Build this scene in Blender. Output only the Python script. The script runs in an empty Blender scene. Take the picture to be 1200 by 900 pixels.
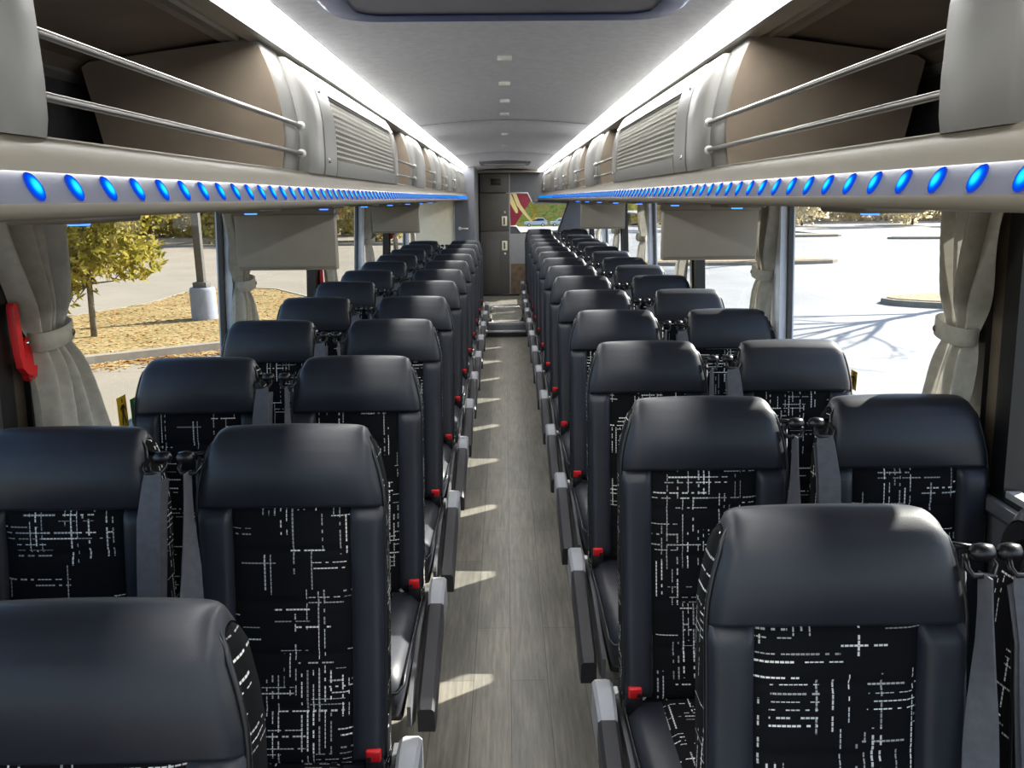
import bpy, bmesh, math, random
from mathutils import Vector, Matrix
random.seed(7)
PI = math.pi
scene = bpy.context.scene
COL = scene.collection
GZ = -1.25            # ground level outside, bus floor is z = 0

# ------------------------------------------------------------------ helpers
def link(o, parent=None):
    COL.objects.link(o)
    if parent is not None:
        o.parent = parent
    return o

def mk(name, verts, faces, mat, parent=None, smooth=True, uv=None, sharp=None):
    me = bpy.data.meshes.new(name)
    me.from_pydata([tuple(v) for v in verts], [], faces)
    me.update()
    if smooth:
        me.polygons.foreach_set('use_smooth', [True] * len(me.polygons))
        if sharp:
            me.set_sharp_from_angle(angle=math.radians(sharp))
    if uv is not None:
        lay = me.uv_layers.new(name='UVMap')
        for l in me.loops:
            lay.data[l.index].uv = uv(me.vertices[l.vertex_index].co) if callable(uv) else uv[l.vertex_index]
    if mat is not None:
        me.materials.append(mat)
    return link(bpy.data.objects.new(name, me), parent)

class MB:
    """collects shapes for one mesh"""
    def __init__(s): s.v = []; s.f = []
    def add(s, v, f):
        b = len(s.v); s.v += [tuple(a) for a in v]; s.f += [tuple(i + b for i in q) for q in f]; return s
    def box(s, lo, hi):
        x0, y0, z0 = lo; x1, y1, z1 = hi
        return s.add([(x0,y0,z0),(x1,y0,z0),(x1,y1,z0),(x0,y1,z0),(x0,y0,z1),(x1,y0,z1),(x1,y1,z1),(x0,y1,z1)],
                     [(3,2,1,0),(4,5,6,7),(0,1,5,4),(1,2,6,5),(2,3,7,6),(3,0,4,7)])
    def rbox(s, lo, hi, r=0.005, seg=2):
        bm = bmesh.new()
        c = [(a + b) / 2 for a, b in zip(lo, hi)]; d = [abs(b - a) for a, b in zip(lo, hi)]
        bmesh.ops.create_cube(bm, size=1, matrix=Matrix.Translation(c) @ Matrix.Diagonal((*d, 1)))
        bmesh.ops.bevel(bm, geom=bm.edges[:], offset=min(r, min(d) * .49), segments=seg, affect='EDGES', profile=.5)
        bm.verts.index_update()
        s.add([v.co[:] for v in bm.verts], [[v.index for v in f.verts] for f in bm.faces]); bm.free(); return s
    def tube(s, pts, r, n=8, closed=False, cap=True, up=(0.13, 0.2, 1)):
        pts = [Vector(p) for p in pts]; m = len(pts); vs = []
        rs = r if isinstance(r, (list, tuple)) else [r] * m
        prev = None
        for i, p in enumerate(pts):
            a = pts[(i - 1) % m] if (i or closed) else pts[0]; b = pts[(i + 1) % m] if (i < m - 1 or closed) else pts[-1]
            t = (b - a).normalized()
            u = t.cross(Vector(up)) if prev is None else prev - t * prev.dot(t)
            if u.length < 1e-5: u = t.cross(Vector((1, 0, .3)))
            u.normalize(); w = t.cross(u); prev = u
            vs += [p + (u * math.cos(2 * PI * k / n) + w * math.sin(2 * PI * k / n)) * rs[i] for k in range(n)]
        fs = []
        for i in range(m if closed else m - 1):
            j = (i + 1) % m
            fs += [(i*n+k, i*n+(k+1)%n, j*n+(k+1)%n, j*n+k) for k in range(n)]
        if cap and not closed:
            fs += [tuple(range(n-1, -1, -1)), tuple(range((m-1)*n, m*n))]
        return s.add(vs, fs)
    def lathe(s, prof, n=24, at=(0, 0, 0), axis='Z'):
        vs, fs = [], []
        for r, h in prof:
            for k in range(n):
                a = 2 * PI * k / n; c, d = r * math.cos(a), r * math.sin(a)
                p = (c, d, h) if axis == 'Z' else ((c, h, d) if axis == 'Y' else (h, c, d))
                vs.append([p[i] + at[i] for i in range(3)])
        for i in range(len(prof) - 1):
            fs += [(i*n+k, i*n+(k+1)%n, (i+1)*n+(k+1)%n, (i+1)*n+k) for k in range(n)]
        fs += [tuple(range(n)), tuple(range((len(prof)-1)*n, len(prof)*n))]
        return s.add(vs, fs)
    def loft(s, rings, cap=True, closed=True):
        n = len(rings[0]); vs = [p for r in rings for p in r]; fs = []
        for i in range(len(rings) - 1):
            for k in range(n if closed else n - 1):
                fs.append((i*n+k, i*n+(k+1)%n, (i+1)*n+(k+1)%n, (i+1)*n+k))
        if cap and closed:
            fs += [tuple(range(n-1, -1, -1)), tuple(range((len(rings)-1)*n, len(rings)*n))]
        return s.add(vs, fs)
    def prism_y(s, prof, y0, y1, closed=True):
        """extrude an (x, z) outline along Y"""
        return s.loft([[(x, y0, z) for x, z in prof], [(x, y1, z) for x, z in prof]], cap=closed, closed=closed)
    def grid(s, fn, nu, nv):
        vs = [fn(i / nu, j / nv) for j in range(nv + 1) for i in range(nu + 1)]
        fs = [(j*(nu+1)+i, j*(nu+1)+i+1, (j+1)*(nu+1)+i+1, (j+1)*(nu+1)+i) for j in range(nv) for i in range(nu)]
        return s.add(vs, fs)
    def build(s, name, mat, parent=None, **k):
        return mk(name, s.v, s.f, mat, parent, **k)

def tag(o, label, cat, group=None, kind=None):
    o['label'] = label; o['category'] = cat
    if group: o['group'] = group
    if kind: o['kind'] = kind
    return o

def empty(name, loc=(0, 0, 0)):
    o = bpy.data.objects.new(name, None); o.empty_display_size = .1
    o.location = loc
    return link(o)

def struct(o):
    o['kind'] = 'structure'; return o

def smooth01(t): t = max(0, min(1, t)); return t * t * (3 - 2 * t)
def lerp(a, b, t): return a + (b - a) * t
def interp(tab, z):
    if z <= tab[0][0]: return tab[0][1]
    for (a, b), (c, d) in zip(tab, tab[1:]):
        if z <= c: return lerp(b, d, (z - a) / (c - a))
    return tab[-1][1]

# ------------------------------------------------------------------ materials
def srgb(r, g, b):
    f = lambda c: (c / 255 / 12.92) if c / 255 <= .04045 else ((c / 255 + .055) / 1.055) ** 2.4
    return (f(r), f(g), f(b), 1)

class NT:
    def __init__(s, name):
        s.m = bpy.data.materials.new(name); s.m.use_nodes = True
        s.t = s.m.node_tree; s.t.nodes.clear(); s.out = s.n('ShaderNodeOutputMaterial')
    def n(s, typ, **k):
        o = s.t.nodes.new(typ)
        for a, b in k.items(): setattr(o, a, b)
        return o
    def l(s, a, b): s.t.links.new(a, b)
    def put(s, sock, v):
        if isinstance(v, bpy.types.NodeSocket): s.l(v, sock)
        else: sock.default_value = v
    def math(s, op, a, b=0.0, c=0.0):
        o = s.n('ShaderNodeMath', operation=op); s.put(o.inputs[0], a); s.put(o.inputs[1], b); s.put(o.inputs[2], c); return o.outputs[0]
    def noise(s, vec, scale, detail=3.0, rough=.5):
        o = s.n('ShaderNodeTexNoise'); o.inputs['Scale'].default_value = scale; o.inputs['Detail'].default_value = detail
        o.inputs['Roughness'].default_value = rough
        if vec is not None: s.l(vec, o.inputs['Vector'])
        return o.outputs['Fac']
    def ramp(s, fac, stops):
        o = s.n('ShaderNodeValToRGB'); e = o.color_ramp.elements
        while len(e) < len(stops): e.new(.5)
        for i, (p, c) in enumerate(stops): e[i].position = p; e[i].color = c
        s.l(fac, o.inputs[0]); return o.outputs[0]
    def mix(s, fac, a, b):
        o = s.n('ShaderNodeMix', data_type='RGBA'); s.put(o.inputs[0], fac); s.put(o.inputs[6], a); s.put(o.inputs[7], b); return o.outputs[2]
    def vscale(s, vec, sc):
        o = s.n('ShaderNodeMapping'); o.inputs['Scale'].default_value = sc; s.l(vec, o.inputs[0]); return o.outputs[0]
    def bsdf(s, col, rough=.5, metal=0.0, spec=.5, bump=None, bstr=.2, bdist=.002):
        p = s.n('ShaderNodeBsdfPrincipled'); s.put(p.inputs['Base Color'], col); s.put(p.inputs['Roughness'], rough)
        p.inputs['Metallic'].default_value = metal; p.inputs['Specular IOR Level'].default_value = spec
        if bump is not None:
            b = s.n('ShaderNodeBump'); b.inputs['Strength'].default_value = bstr; b.inputs['Distance'].default_value = bdist
            s.l(bump, b.inputs['Height']); s.l(b.outputs[0], p.inputs['Normal'])
        s.l(p.outputs[0], s.out.inputs[0]); return p
    def obj(s): return s.n('ShaderNodeTexCoord').outputs['Object']
    def uv(s): return s.n('ShaderNodeTexCoord').outputs['UV']
    def geo(s): return s.n('ShaderNodeNewGeometry').outputs['Position']

def simple(name, col, rough=.5, metal=0.0, spec=.5, var=.12, scale=18.0, bump=0.0, bscale=300.0):
    t = NT(name); v = t.geo()
    nz = t.noise(v, scale)
    c0 = tuple(c * (1 - var) for c in col[:3]) + (1,); c1 = tuple(min(1, c * (1 + var)) for c in col[:3]) + (1,)
    colr = t.ramp(nz, [(.3, c0), (.7, c1)])
    bn = t.noise(v, bscale, 2) if bump else None
    t.bsdf(colr, rough, metal, spec, bn, bump)
    return t.m

def emission(name, col, strength):
    t = NT(name); e = t.n('ShaderNodeEmission'); e.inputs[0].default_value = col; e.inputs[1].default_value = strength
    t.l(e.outputs[0], t.out.inputs[0]); return t.m

def mat_leather():
    t = NT('black_leather'); v = t.obj()
    grain = t.noise(v, 420, 2); big = t.noise(v, 9, 3)
    b = t.math('ADD', t.math('MULTIPLY', grain, .25), big)
    c = t.ramp(big, [(.3, srgb(27, 29, 37)), (.75, srgb(36, 39, 49))])
    p = t.bsdf(c, t.math('ADD', t.math('MULTIPLY', grain, .06), .43), 0, .42, b, .2, .003)
    p.inputs['Coat Weight'].default_value = .12; p.inputs['Coat Roughness'].default_value = .30
    p.inputs['Sheen Weight'].default_value = .03; p.inputs['Sheen Roughness'].default_value = .35
    return t.m

def mat_fabric():
    """black moquette with white woven dashes running in crossing groups"""
    t = NT('patterned_fabric'); uv = t.uv()
    rnd = t.n('ShaderNodeObjectInfo').outputs['Random']
    sep = t.n('ShaderNodeSeparateXYZ'); t.l(uv, sep.inputs[0])
    U = t.math('ADD', sep.outputs[0], t.math('MULTIPLY', rnd, 3.7)); V = t.math('ADD', sep.outputs[1], t.math('MULTIPLY', rnd, 7.3))
    def wn(a, b, w=0.0):
        cb = t.n('ShaderNodeCombineXYZ'); t.put(cb.inputs[0], a); t.put(cb.inputs[1], b); t.put(cb.inputs[2], w)
        o = t.n('ShaderNodeTexWhiteNoise', noise_dimensions='3D'); t.l(cb.outputs[0], o.inputs[0]); return o.outputs['Value']
    def lines(a, b, seed, pitch, block, dash, thick, dens, ddens):
        # a along the line, b across it
        row = t.math('FLOOR', t.math('DIVIDE', b, pitch)); fr = t.math('FRACT', t.math('DIVIDE', b, pitch))
        grp = t.math('FLOOR', t.math('DIVIDE', row, 3.0))
        sh = wn(grp, seed, 1.3)
        blk = t.math('FLOOR', t.math('ADD', t.math('DIVIDE', a, block), t.math('MULTIPLY', sh, 5)))
        on_grp = t.math('GREATER_THAN', wn(grp, blk, seed + 2.1), 1 - dens)
        on_row = t.math('GREATER_THAN', wn(row, blk, seed + 5.2), .42)
        rowsh = wn(row, seed, 9.1)
        ds = t.math('ADD', t.math('DIVIDE', a, dash), t.math('MULTIPLY', rowsh, 7))
        on_dash = t.math('GREATER_THAN', wn(t.math('FLOOR', ds), row, seed + 7.7), 1 - ddens)
        gap = t.math('GREATER_THAN', t.math('FRACT', ds), .18)
        thin = t.math('MULTIPLY', t.math('ADD', t.math('MULTIPLY', wn(row, blk, seed + 3.3), .7), .45), thick / pitch)
        ln = t.math('LESS_THAN', t.math('ABSOLUTE', t.math('SUBTRACT', fr, .5)), t.math('MULTIPLY', thin, .5))
        m = t.math('MULTIPLY', t.math('MULTIPLY', on_grp, on_row), t.math('MULTIPLY', t.math('MULTIPLY', on_dash, gap), ln))
        br = t.math('ADD', t.math('MULTIPLY', wn(row, blk, seed + 4.4), .65), .35)
        return t.math('MULTIPLY', m, br)
    H = lines(U, V, 1.0, .0125, .075, .0075, .0031, .58, .80)
    Vv = lines(V, U, 21.0, .0125, .085, .0085, .0031, .54, .78)
    m = t.math('MAXIMUM', H, Vv)
    weave = t.noise(uv, 900, 1)
    base = t.mix(weave, srgb(9, 9, 12), srgb(22, 22, 26))
    col = t.mix(m, base, (1, .98, .93, 1))
    p = t.bsdf(col, .9, 0, .15, weave, .25, .002)
    p.inputs['Sheen Weight'].default_value = 0.0
    return t.m

def mat_floor():
    t = NT('wood_look_vinyl'); v = t.geo()
    sw = t.n('ShaderNodeSeparateXYZ'); t.l(v, sw.inputs[0])
    cb = t.n('ShaderNodeCombineXYZ'); t.l(sw.outputs[1], cb.inputs[0]); t.l(sw.outputs[0], cb.inputs[1])
    br = t.n('ShaderNodeTexBrick'); t.l(cb.outputs[0], br.inputs['Vector'])
    br.inputs['Scale'].default_value = 1; br.inputs['Brick Width'].default_value = .92; br.inputs['Row Height'].default_value = .125
    br.inputs['Mortar Size'].default_value = .0012; br.offset = .37
    br.inputs['Color1'].default_value = srgb(116, 114, 108); br.inputs['Color2'].default_value = srgb(132, 128, 119); br.inputs['Mortar'].default_value = srgb(82, 77, 68)
    g = t.noise(t.vscale(v, (34, 2.2, 1)), 2.2, 6, .65)
    g2 = t.noise(t.vscale(v, (9, 1.6, 1)), 1.6, 4, .7)
    dk = t.ramp(g, [(.3, (.62, .62, .62, 1)), (.7, (1.2, 1.19, 1.16, 1))])
    dk2 = t.ramp(g2, [(.3, (.78, .78, .78, 1)), (.7, (1.12, 1.1, 1.08, 1))])
    mu = t.n('ShaderNodeMix', data_type='RGBA', blend_type='MULTIPLY'); mu.inputs[0].default_value = 1
    t.l(br.outputs['Color'], mu.inputs[6]); t.l(dk, mu.inputs[7])
    mu2 = t.n('ShaderNodeMix', data_type='RGBA', blend_type='MULTIPLY'); mu2.inputs[0].default_value = 1
    t.l(mu.outputs[2], mu2.inputs[6]); t.l(dk2, mu2.inputs[7])
    t.bsdf(mu2.outputs[2], .42, 0, .4, g, .08, .002)
    return t.m

def mat_glass(name, tint=(.9, .93, .93, 1)):
    t = NT(name)
    tr = t.n('ShaderNodeBsdfTransparent'); tr.inputs[0].default_value = tint
    gl = t.n('ShaderNodeBsdfGlossy'); gl.inputs['Roughness'].default_value = .02
    gm = t.n('ShaderNodeNewGeometry'); dt = t.n('ShaderNodeVectorMath', operation='DOT_PRODUCT')
    t.l(gm.outputs['Normal'], dt.inputs[0]); t.l(gm.outputs['Incoming'], dt.inputs[1])
    fac = t.math('SUBTRACT', 1.0, t.math('ABSOLUTE', dt.outputs['Value']))
    fac = t.math('ADD', .025, t.math('MULTIPLY', t.math('POWER', fac, 5.0), .5))
    mx = t.n('ShaderNodeMixShader'); t.l(fac, mx.inputs[0]); t.l(tr.outputs[0], mx.inputs[1]); t.l(gl.outputs[0], mx.inputs[2])
    t.l(mx.outputs[0], t.out.inputs[0]); return t.m

def mat_led():
    t = NT('blue_led_lens'); v = t.obj()
    ln = t.n('ShaderNodeVectorMath', operation='LENGTH')
    sc = t.vscale(v, (0, 1 / .0145, 1 / .0165)); t.l(sc, ln.inputs[0])
    col = t.ramp(ln.outputs['Value'], [(0, (.03, .80, 1, 1)), (.40, (.01, .62, 1, 1)), (.62, (.0, .16, 1, 1)), (.85, (.0, .06, .9, 1)), (1, (.04, .09, .6, 1))])  # cyan core real, darker blue rim imitates the glow halo around it
    st = t.ramp(ln.outputs['Value'], [(.0, (1, 1, 1, 1)), (.55, (.8, .8, .8, 1)), (1, (.45, .45, .45, 1))])
    e = t.n('ShaderNodeEmission'); t.l(col, e.inputs[0]); t.l(t.math('MULTIPLY', st, .95), e.inputs[1])
    t.l(e.outputs[0], t.out.inputs[0]); return t.m

def mat_ground(name, c0, c1, rough=.9, spec=.3, scale=.35, cracks=True):
    t = NT(name); v = t.geo()
    n1 = t.noise(v, scale, 5, .6); n2 = t.noise(v, 14, 3)
    f = t.math('ADD', t.math('MULTIPLY', n1, .7), t.math('MULTIPLY', n2, .3))
    col = t.ramp(f, [(.35, c0), (.65, c1)])
    if cracks:
        br = t.n('ShaderNodeTexBrick'); t.l(v, br.inputs['Vector']); br.inputs['Scale'].default_value = 1
        br.inputs['Brick Width'].default_value = 4.5; br.inputs['Row Height'].default_value = 4.5; br.inputs['Mortar Size'].default_value = .015; br.offset = 0
        br.inputs['Color1'].default_value = (1, 1, 1, 1); br.inputs['Color2'].default_value = (.96, .96, .96, 1); br.inputs['Mortar'].default_value = (.72, .7, .66, 1)
        mu = t.n('ShaderNodeMix', data_type='RGBA', blend_type='MULTIPLY'); mu.inputs[0].default_value = 1
        t.l(col, mu.inputs[6]); t.l(br.outputs['Color'], mu.inputs[7]); col = mu.outputs[2]
    t.bsdf(col, rough, 0, spec); return t.m

def mat_grass():
    t = NT('dry_grass_with_leaves'); v = t.geo()
    n1 = t.noise(v, 1.2, 4); n2 = t.noise(v, 11, 3, .7)
    vo = t.n('ShaderNodeTexVoronoi'); vo.inputs['Scale'].default_value = 9; t.l(v, vo.inputs['Vector'])
    f = t.math('ADD', t.math('MULTIPLY', n1, .45), t.math('MULTIPLY', n2, .55))
    g = t.ramp(f, [(.32, srgb(106, 95, 58)), (.5, srgb(134, 117, 78)), (.68, srgb(152, 135, 98))])
    lf = t.n('ShaderNodeSeparateColor'); t.l(vo.outputs['Color'], lf.inputs[0])
    leaf = t.ramp(lf.outputs[0], [(0, srgb(130, 96, 64)), (.5, srgb(160, 132, 94)), (1, srgb(178, 160, 128))])
    m = t.math('LESS_THAN', vo.outputs['Distance'], .30)
    t.bsdf(t.mix(t.math('MULTIPLY', m, .75), g, leaf), .95, 0, .1, n2, .6, .03); return t.m

def mat_leaves(name, cols, trans=.3):
    t = NT(name); v = t.geo()
    vo = t.n('ShaderNodeTexVoronoi'); vo.inputs['Scale'].default_value = 3.3; t.l(v, vo.inputs['Vector'])
    n = t.noise(v, 1.1, 3)
    sc = t.n('ShaderNodeSeparateColor'); t.l(vo.outputs['Color'], sc.inputs[0])
    f = t.math('ADD', t.math('MULTIPLY', sc.outputs[0], .5), t.math('MULTIPLY', n, .5))
    k = len(cols); col = t.ramp(f, [(.2 + .6 * i / (k - 1), c) for i, c in enumerate(cols)])
    d = t.n('ShaderNodeBsdfDiffuse'); t.l(col, d.inputs[0]); tr = t.n('ShaderNodeBsdfTranslucent'); t.l(col, tr.inputs[0])
    mx = t.n('ShaderNodeMixShader'); mx.inputs[0].default_value = trans
    t.l(d.outputs[0], mx.inputs[1]); t.l(tr.outputs[0], mx.inputs[2]); t.l(mx.outputs[0], t.out.inputs[0]); return t.m

M = {}
M['leather'] = mat_leather(); M['fabric'] = mat_fabric(); M['floor'] = mat_floor()
M['piping'] = simple('piping', srgb(16, 17, 21), .3, var=.1)
M['belt'] = simple('seat_belt_webbing', srgb(92, 92, 98), .55, spec=.4, var=.12, scale=60, bump=.3, bscale=700)
M['blackplastic'] = simple('black_plastic', srgb(22, 22, 25), .3, var=.1)
M['padblack'] = simple('armrest_pad', srgb(38, 38, 43), .5, var=.1)
M['greyplastic'] = simple('grey_plastic', srgb(150, 152, 158), .45, var=.05)
M['redplastic'] = simple('red_plastic', srgb(205, 22, 30), .4, var=.08)
M['rack'] = simple('rack_plastic', srgb(118, 117, 114), .42, var=.04, scale=6)
M['lip'] = simple('rack_lip', srgb(122, 116, 103), .38, var=.05, scale=5)
M['band'] = simple('led_band', srgb(108, 110, 124), .25, var=.03)
M['brown'] = simple('brown_carpet_lining', srgb(118, 107, 95), .95, spec=.1, var=.12, scale=5, bump=.3, bscale=500)
M['darklining'] = simple('dark_lining', srgb(66, 64, 66), .95, spec=.1, var=.15, scale=30, bump=.3, bscale=500)
M['ceiling'] = simple('ceiling_lining', srgb(236, 236, 240), .85, spec=.2, var=.06, scale=40, bump=.35, bscale=160)
M['rod'] = simple('steel_rod', srgb(150, 148, 145), .32, metal=.9, var=.04)
M['steel'] = simple('brushed_steel', srgb(200, 200, 200), .25, metal=1, var=.05)
M['grille'] = simple('grille_plastic', srgb(176, 174, 166), .45, var=.03)
M['grilleback'] = simple('grille_backing', srgb(120, 112, 98), .8, var=.1)
M['strip'] = emission('light_diffuser', (1, 1, .97, 1), 16.0)
M['hatch'] = simple('hatch_rim', srgb(82, 98, 150), .45, var=.06)
M['hatchpanel'] = simple('hatch_panel', srgb(190, 190, 196), .6, var=.04)
M['darkgrey'] = simple('dark_grey_panel', srgb(92, 93, 97), .55, var=.05)
M['door'] = simple('lavatory_door_laminate', srgb(84, 80, 76), .5, var=.05)
M['midgrey'] = simple('mid_grey_panel', srgb(104, 106, 114), .55, var=.05)
M['cream'] = simple('cream_panel', srgb(252, 240, 216), .6, var=.03)  # cream, lightened to carry the sunlight seen on the lavatory wall
M['lightgrey'] = simple('light_grey_panel', srgb(158, 158, 158), .55, var=.04)
M['white'] = simple('white_plastic', srgb(228, 226, 222), .4, var=.03)
M['black'] = simple('black_frame', srgb(16, 16, 18), .4, var=.1)
M['bronze'] = simple('bronze_strip', srgb(104, 92, 78), .5, metal=.2, var=.1)
M['pillargrey'] = simple('pillar_grey', srgb(222, 228, 242), .5, var=.05)
def mat_curtain():
    t = NT('curtain_cloth'); v = t.geo(); n = t.noise(v, 40, 2); wv = t.noise(v, 600, 1)
    col = t.ramp(n, [(.3, srgb(172, 168, 158)), (.7, srgb(188, 184, 173))])
    p = t.bsdf(col, .9, 0, .1, wv, .3); tr = t.n('ShaderNodeBsdfTranslucent'); t.l(col, tr.inputs[0])
    mx = t.n('ShaderNodeMixShader'); mx.inputs[0].default_value = .16
    t.l(p.outputs[0], mx.inputs[1]); t.l(tr.outputs[0], mx.inputs[2]); t.l(mx.outputs[0], t.out.inputs[0]); return t.m
M['curtain'] = mat_curtain()
M['monitor'] = simple('monitor_back', srgb(150, 144, 134), .6, var=.04, bump=.2, bscale=400)
M['screen'] = simple('monitor_screen', srgb(12, 12, 14), .15)
M['glass'] = mat_glass('window_glass')
M['led'] = mat_led()
M['readlight'] = emission('blue_reading_light', (.05, .2, 1, 1), 2)
M['wood'] = simple('wood_look_panel', srgb(120, 100, 80), .5, var=.35, scale=14)
M['concrete'] = mat_ground('tan_concrete', srgb(120, 112, 98), srgb(134, 125, 110))
M['glareconcrete'] = mat_ground('glare_pale_concrete', srgb(126, 125, 124), srgb(150, 149, 147), rough=.6, spec=.4, scale=.22)  # whiter than the left lot: backlit sun glare is put into the colour
M['kerb'] = simple('kerb_concrete', srgb(128, 121, 108), .9, var=.12, scale=6)
M['grass'] = mat_grass()
M['leafy'] = mat_leaves('yellow_green_leaves', [srgb(112, 108, 38), srgb(152, 142, 62), srgb(182, 166, 96)], .5)
M['olive'] = mat_leaves('olive_leaves', [srgb(140, 132, 66), srgb(184, 170, 90), srgb(206, 182, 116)], .55)
M['dull'] = mat_leaves('haze_pale_leaves', [srgb(206, 202, 186), srgb(228, 218, 192), srgb(236, 218, 170)], .8)  # leaf colours lightened to imitate backlit haze over the distant trees
M['green'] = mat_leaves('bank_green', [srgb(70, 96, 34), srgb(92, 118, 48), srgb(128, 124, 66), srgb(150, 96, 70)], .1)
M['bark'] = simple('grey_bark', srgb(106, 98, 86), .95, var=.25, scale=12, bump=.5, bscale=60)
M['darkbark'] = simple('dark_bark', srgb(82, 74, 66), .95, var=.25, scale=12)
M['lampgrey'] = simple('lamp_pole_grey', srgb(84, 82, 78), .6, var=.08)
M['lampbase'] = simple('painted_concrete_base', srgb(128, 133, 144), .8, var=.08, scale=7)
M['mulch'] = simple('mulch_bed', srgb(142, 122, 92), .95, var=.35, scale=9)
M['maroon'] = simple('maroon_vinyl', srgb(150, 40, 64), .6, var=.06)
M['creamvinyl'] = simple('cream_vinyl', srgb(244, 226, 160), .6, var=.04)
M['yellowvinyl'] = simple('yellow_vinyl', srgb(214, 176, 30), .6, var=.06)
M['greenvinyl'] = simple('green_vinyl', srgb(24, 160, 64), .6, var=.05)
M['carsilver'] = simple('silver_car_paint', srgb(190, 192, 196), .3, metal=.3, var=.03)
M['carglass'] = simple('car_glass', srgb(44, 52, 64), .1)
M['rubber'] = simple('tyre_rubber', srgb(28, 28, 30), .8)

# ------------------------------------------------------------------ camera
cd = bpy.data.cameras.new('camera'); cam = bpy.data.objects.new('camera', cd); COL.objects.link(cam)
F_PX = 940.0
cd.sensor_fit = 'HORIZONTAL'; cd.sensor_width = 36; cd.lens = 36 * F_PX / 1200; cd.clip_start = .02; cd.clip_end = 2000
pitch, yaw, roll = 0.22749, 0.00651, -0.00912
cy, sy, cp, sp = math.cos(yaw), math.sin(yaw), math.cos(pitch), math.sin(pitch)
Fv = Vector((sy * cp, cy * cp, -sp)); Rv = Vector((cy, -sy, 0)); Uv = Rv.cross(Fv)
cr, sr = math.cos(roll), math.sin(roll)
R2 = Rv * cr + Uv * sr; U2 = Uv * cr - Rv * sr
mat = Matrix((R2, U2, -Fv)).transposed().to_4x4(); mat.translation = (-.003, 0, 1.59)
cam.matrix_world = mat
scene.camera = cam

# ------------------------------------------------------------------ light
w = bpy.data.worlds.new('world'); scene.world = w; w.use_nodes = True
wt = w.node_tree; wt.nodes.clear()
sky = wt.nodes.new('ShaderNodeTexSky'); sky.sky_type = 'NISHITA'; sky.sun_disc = False
sky.sun_elevation = math.radians(42); sky.sun_rotation = math.radians(78); sky.air_density = 1.0; sky.dust_density = 1.5
bg = wt.nodes.new('ShaderNodeBackground'); bg.inputs[1].default_value = .22
wo = wt.nodes.new('ShaderNodeOutputWorld'); wt.links.new(sky.outputs[0], bg.inputs[0]); wt.links.new(bg.outputs[0], wo.inputs[0])
SUN_AZ, SUN_EL = math.radians(33), math.radians(31.6)
sd = bpy.data.lights.new('sun', 'SUN'); sd.energy = 11; sd.angle = math.radians(.6); sd.color = (1, .95, .86)
sun = bpy.data.objects.new('sun', sd); COL.objects.link(sun)
tosun = Vector((math.cos(SUN_EL) * math.cos(SUN_AZ), math.cos(SUN_EL) * math.sin(SUN_AZ), math.sin(SUN_EL)))
sun.rotation_euler = tosun.to_track_quat('Z', 'Y').to_euler()

scene.view_settings.view_transform = 'Standard'
scene.view_settings.look = 'None'
scene.view_settings.exposure = .7
scene.cycles.use_denoising = True
scene.cycles.max_bounces = 8; scene.cycles.diffuse_bounces = 4; scene.cycles.glossy_bounces = 4
scene.cycles.transparent_max_bounces = 24
scene.cycles.sample_clamp_indirect = 6
scene.cycles.caustics_reflective = False; scene.cycles.caustics_refractive = False

# ------------------------------------------------------------------ shell of the coach
Y0, YB = -1.2, 12.35                     # front and rear ends
WX = 1.17                                # inner face of the side walls
PILL = [0.30, 1.86, 3.42, 4.97, 6.52, 8.07, 9.62, 11.17]
WINB, WINT = .885, 1.60

def wall_x(z): return WX + .035 - .05 * max(0, (z - .6))     # slight tumblehome

struct(MB().box((-1.25, Y0, -.08), (1.25, 9.42, 0)).build('floor', M['floor'], smooth=False))
o = struct(MB().box((-1.25, 9.42, -.08), (1.25, YB + .1, .16)).build('floor_rear', M['floor'], smooth=False))
struct(MB().box((-1.3, Y0, 2.12), (1.3, YB + .2, 2.2)).build('roof', M['white'], smooth=False))
for side, nm in ((-1, 'left'), (1, 'right')):
    # lower wall with a ledge
    prof = [(side * (WX - .01), 0), (side * (WX - .01), WINB - .05), (side * (WX - .03), WINB - .03), (side * (WX - .03), WINB), (side * (WX + .09), WINB), (side * (WX + .09), 0)]
    struct(MB().prism_y(prof, Y0, YB).build('wall_' + nm, M['darkgrey'], smooth=False))
    prof = [(side * (WX - .02), WINT), (side * (WX - .02), 2.1), (side * (WX + .09), 2.1), (side * (WX + .09), WINT)]
    struct(MB().prism_y(prof, Y0, YB).build('wall_%s_upper' % nm, M['darkgrey'], smooth=False))
    # dark ledge under the glass
    struct(MB().prism_y([(side * (WX - .012), WINB - .015), (side * (WX - .012), WINB + .004), (side * (WX + .03), WINB + .012), (side * (WX + .03), WINB - .015)], Y0, YB).build('trim_%d' % (1 if side < 0 else 2), M['black'], smooth=False))
    # a raised foot ledge with a heater duct along the wall
    prof = [(side * (WX - .01), 0), (side * (WX - .01), .17), (side * (WX - .08), .14), (side * (WX - .09), 0)]
    struct(MB().prism_y(prof, Y0, 10.5).build('baseboard_' + nm, M['black'], smooth=False))

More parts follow.
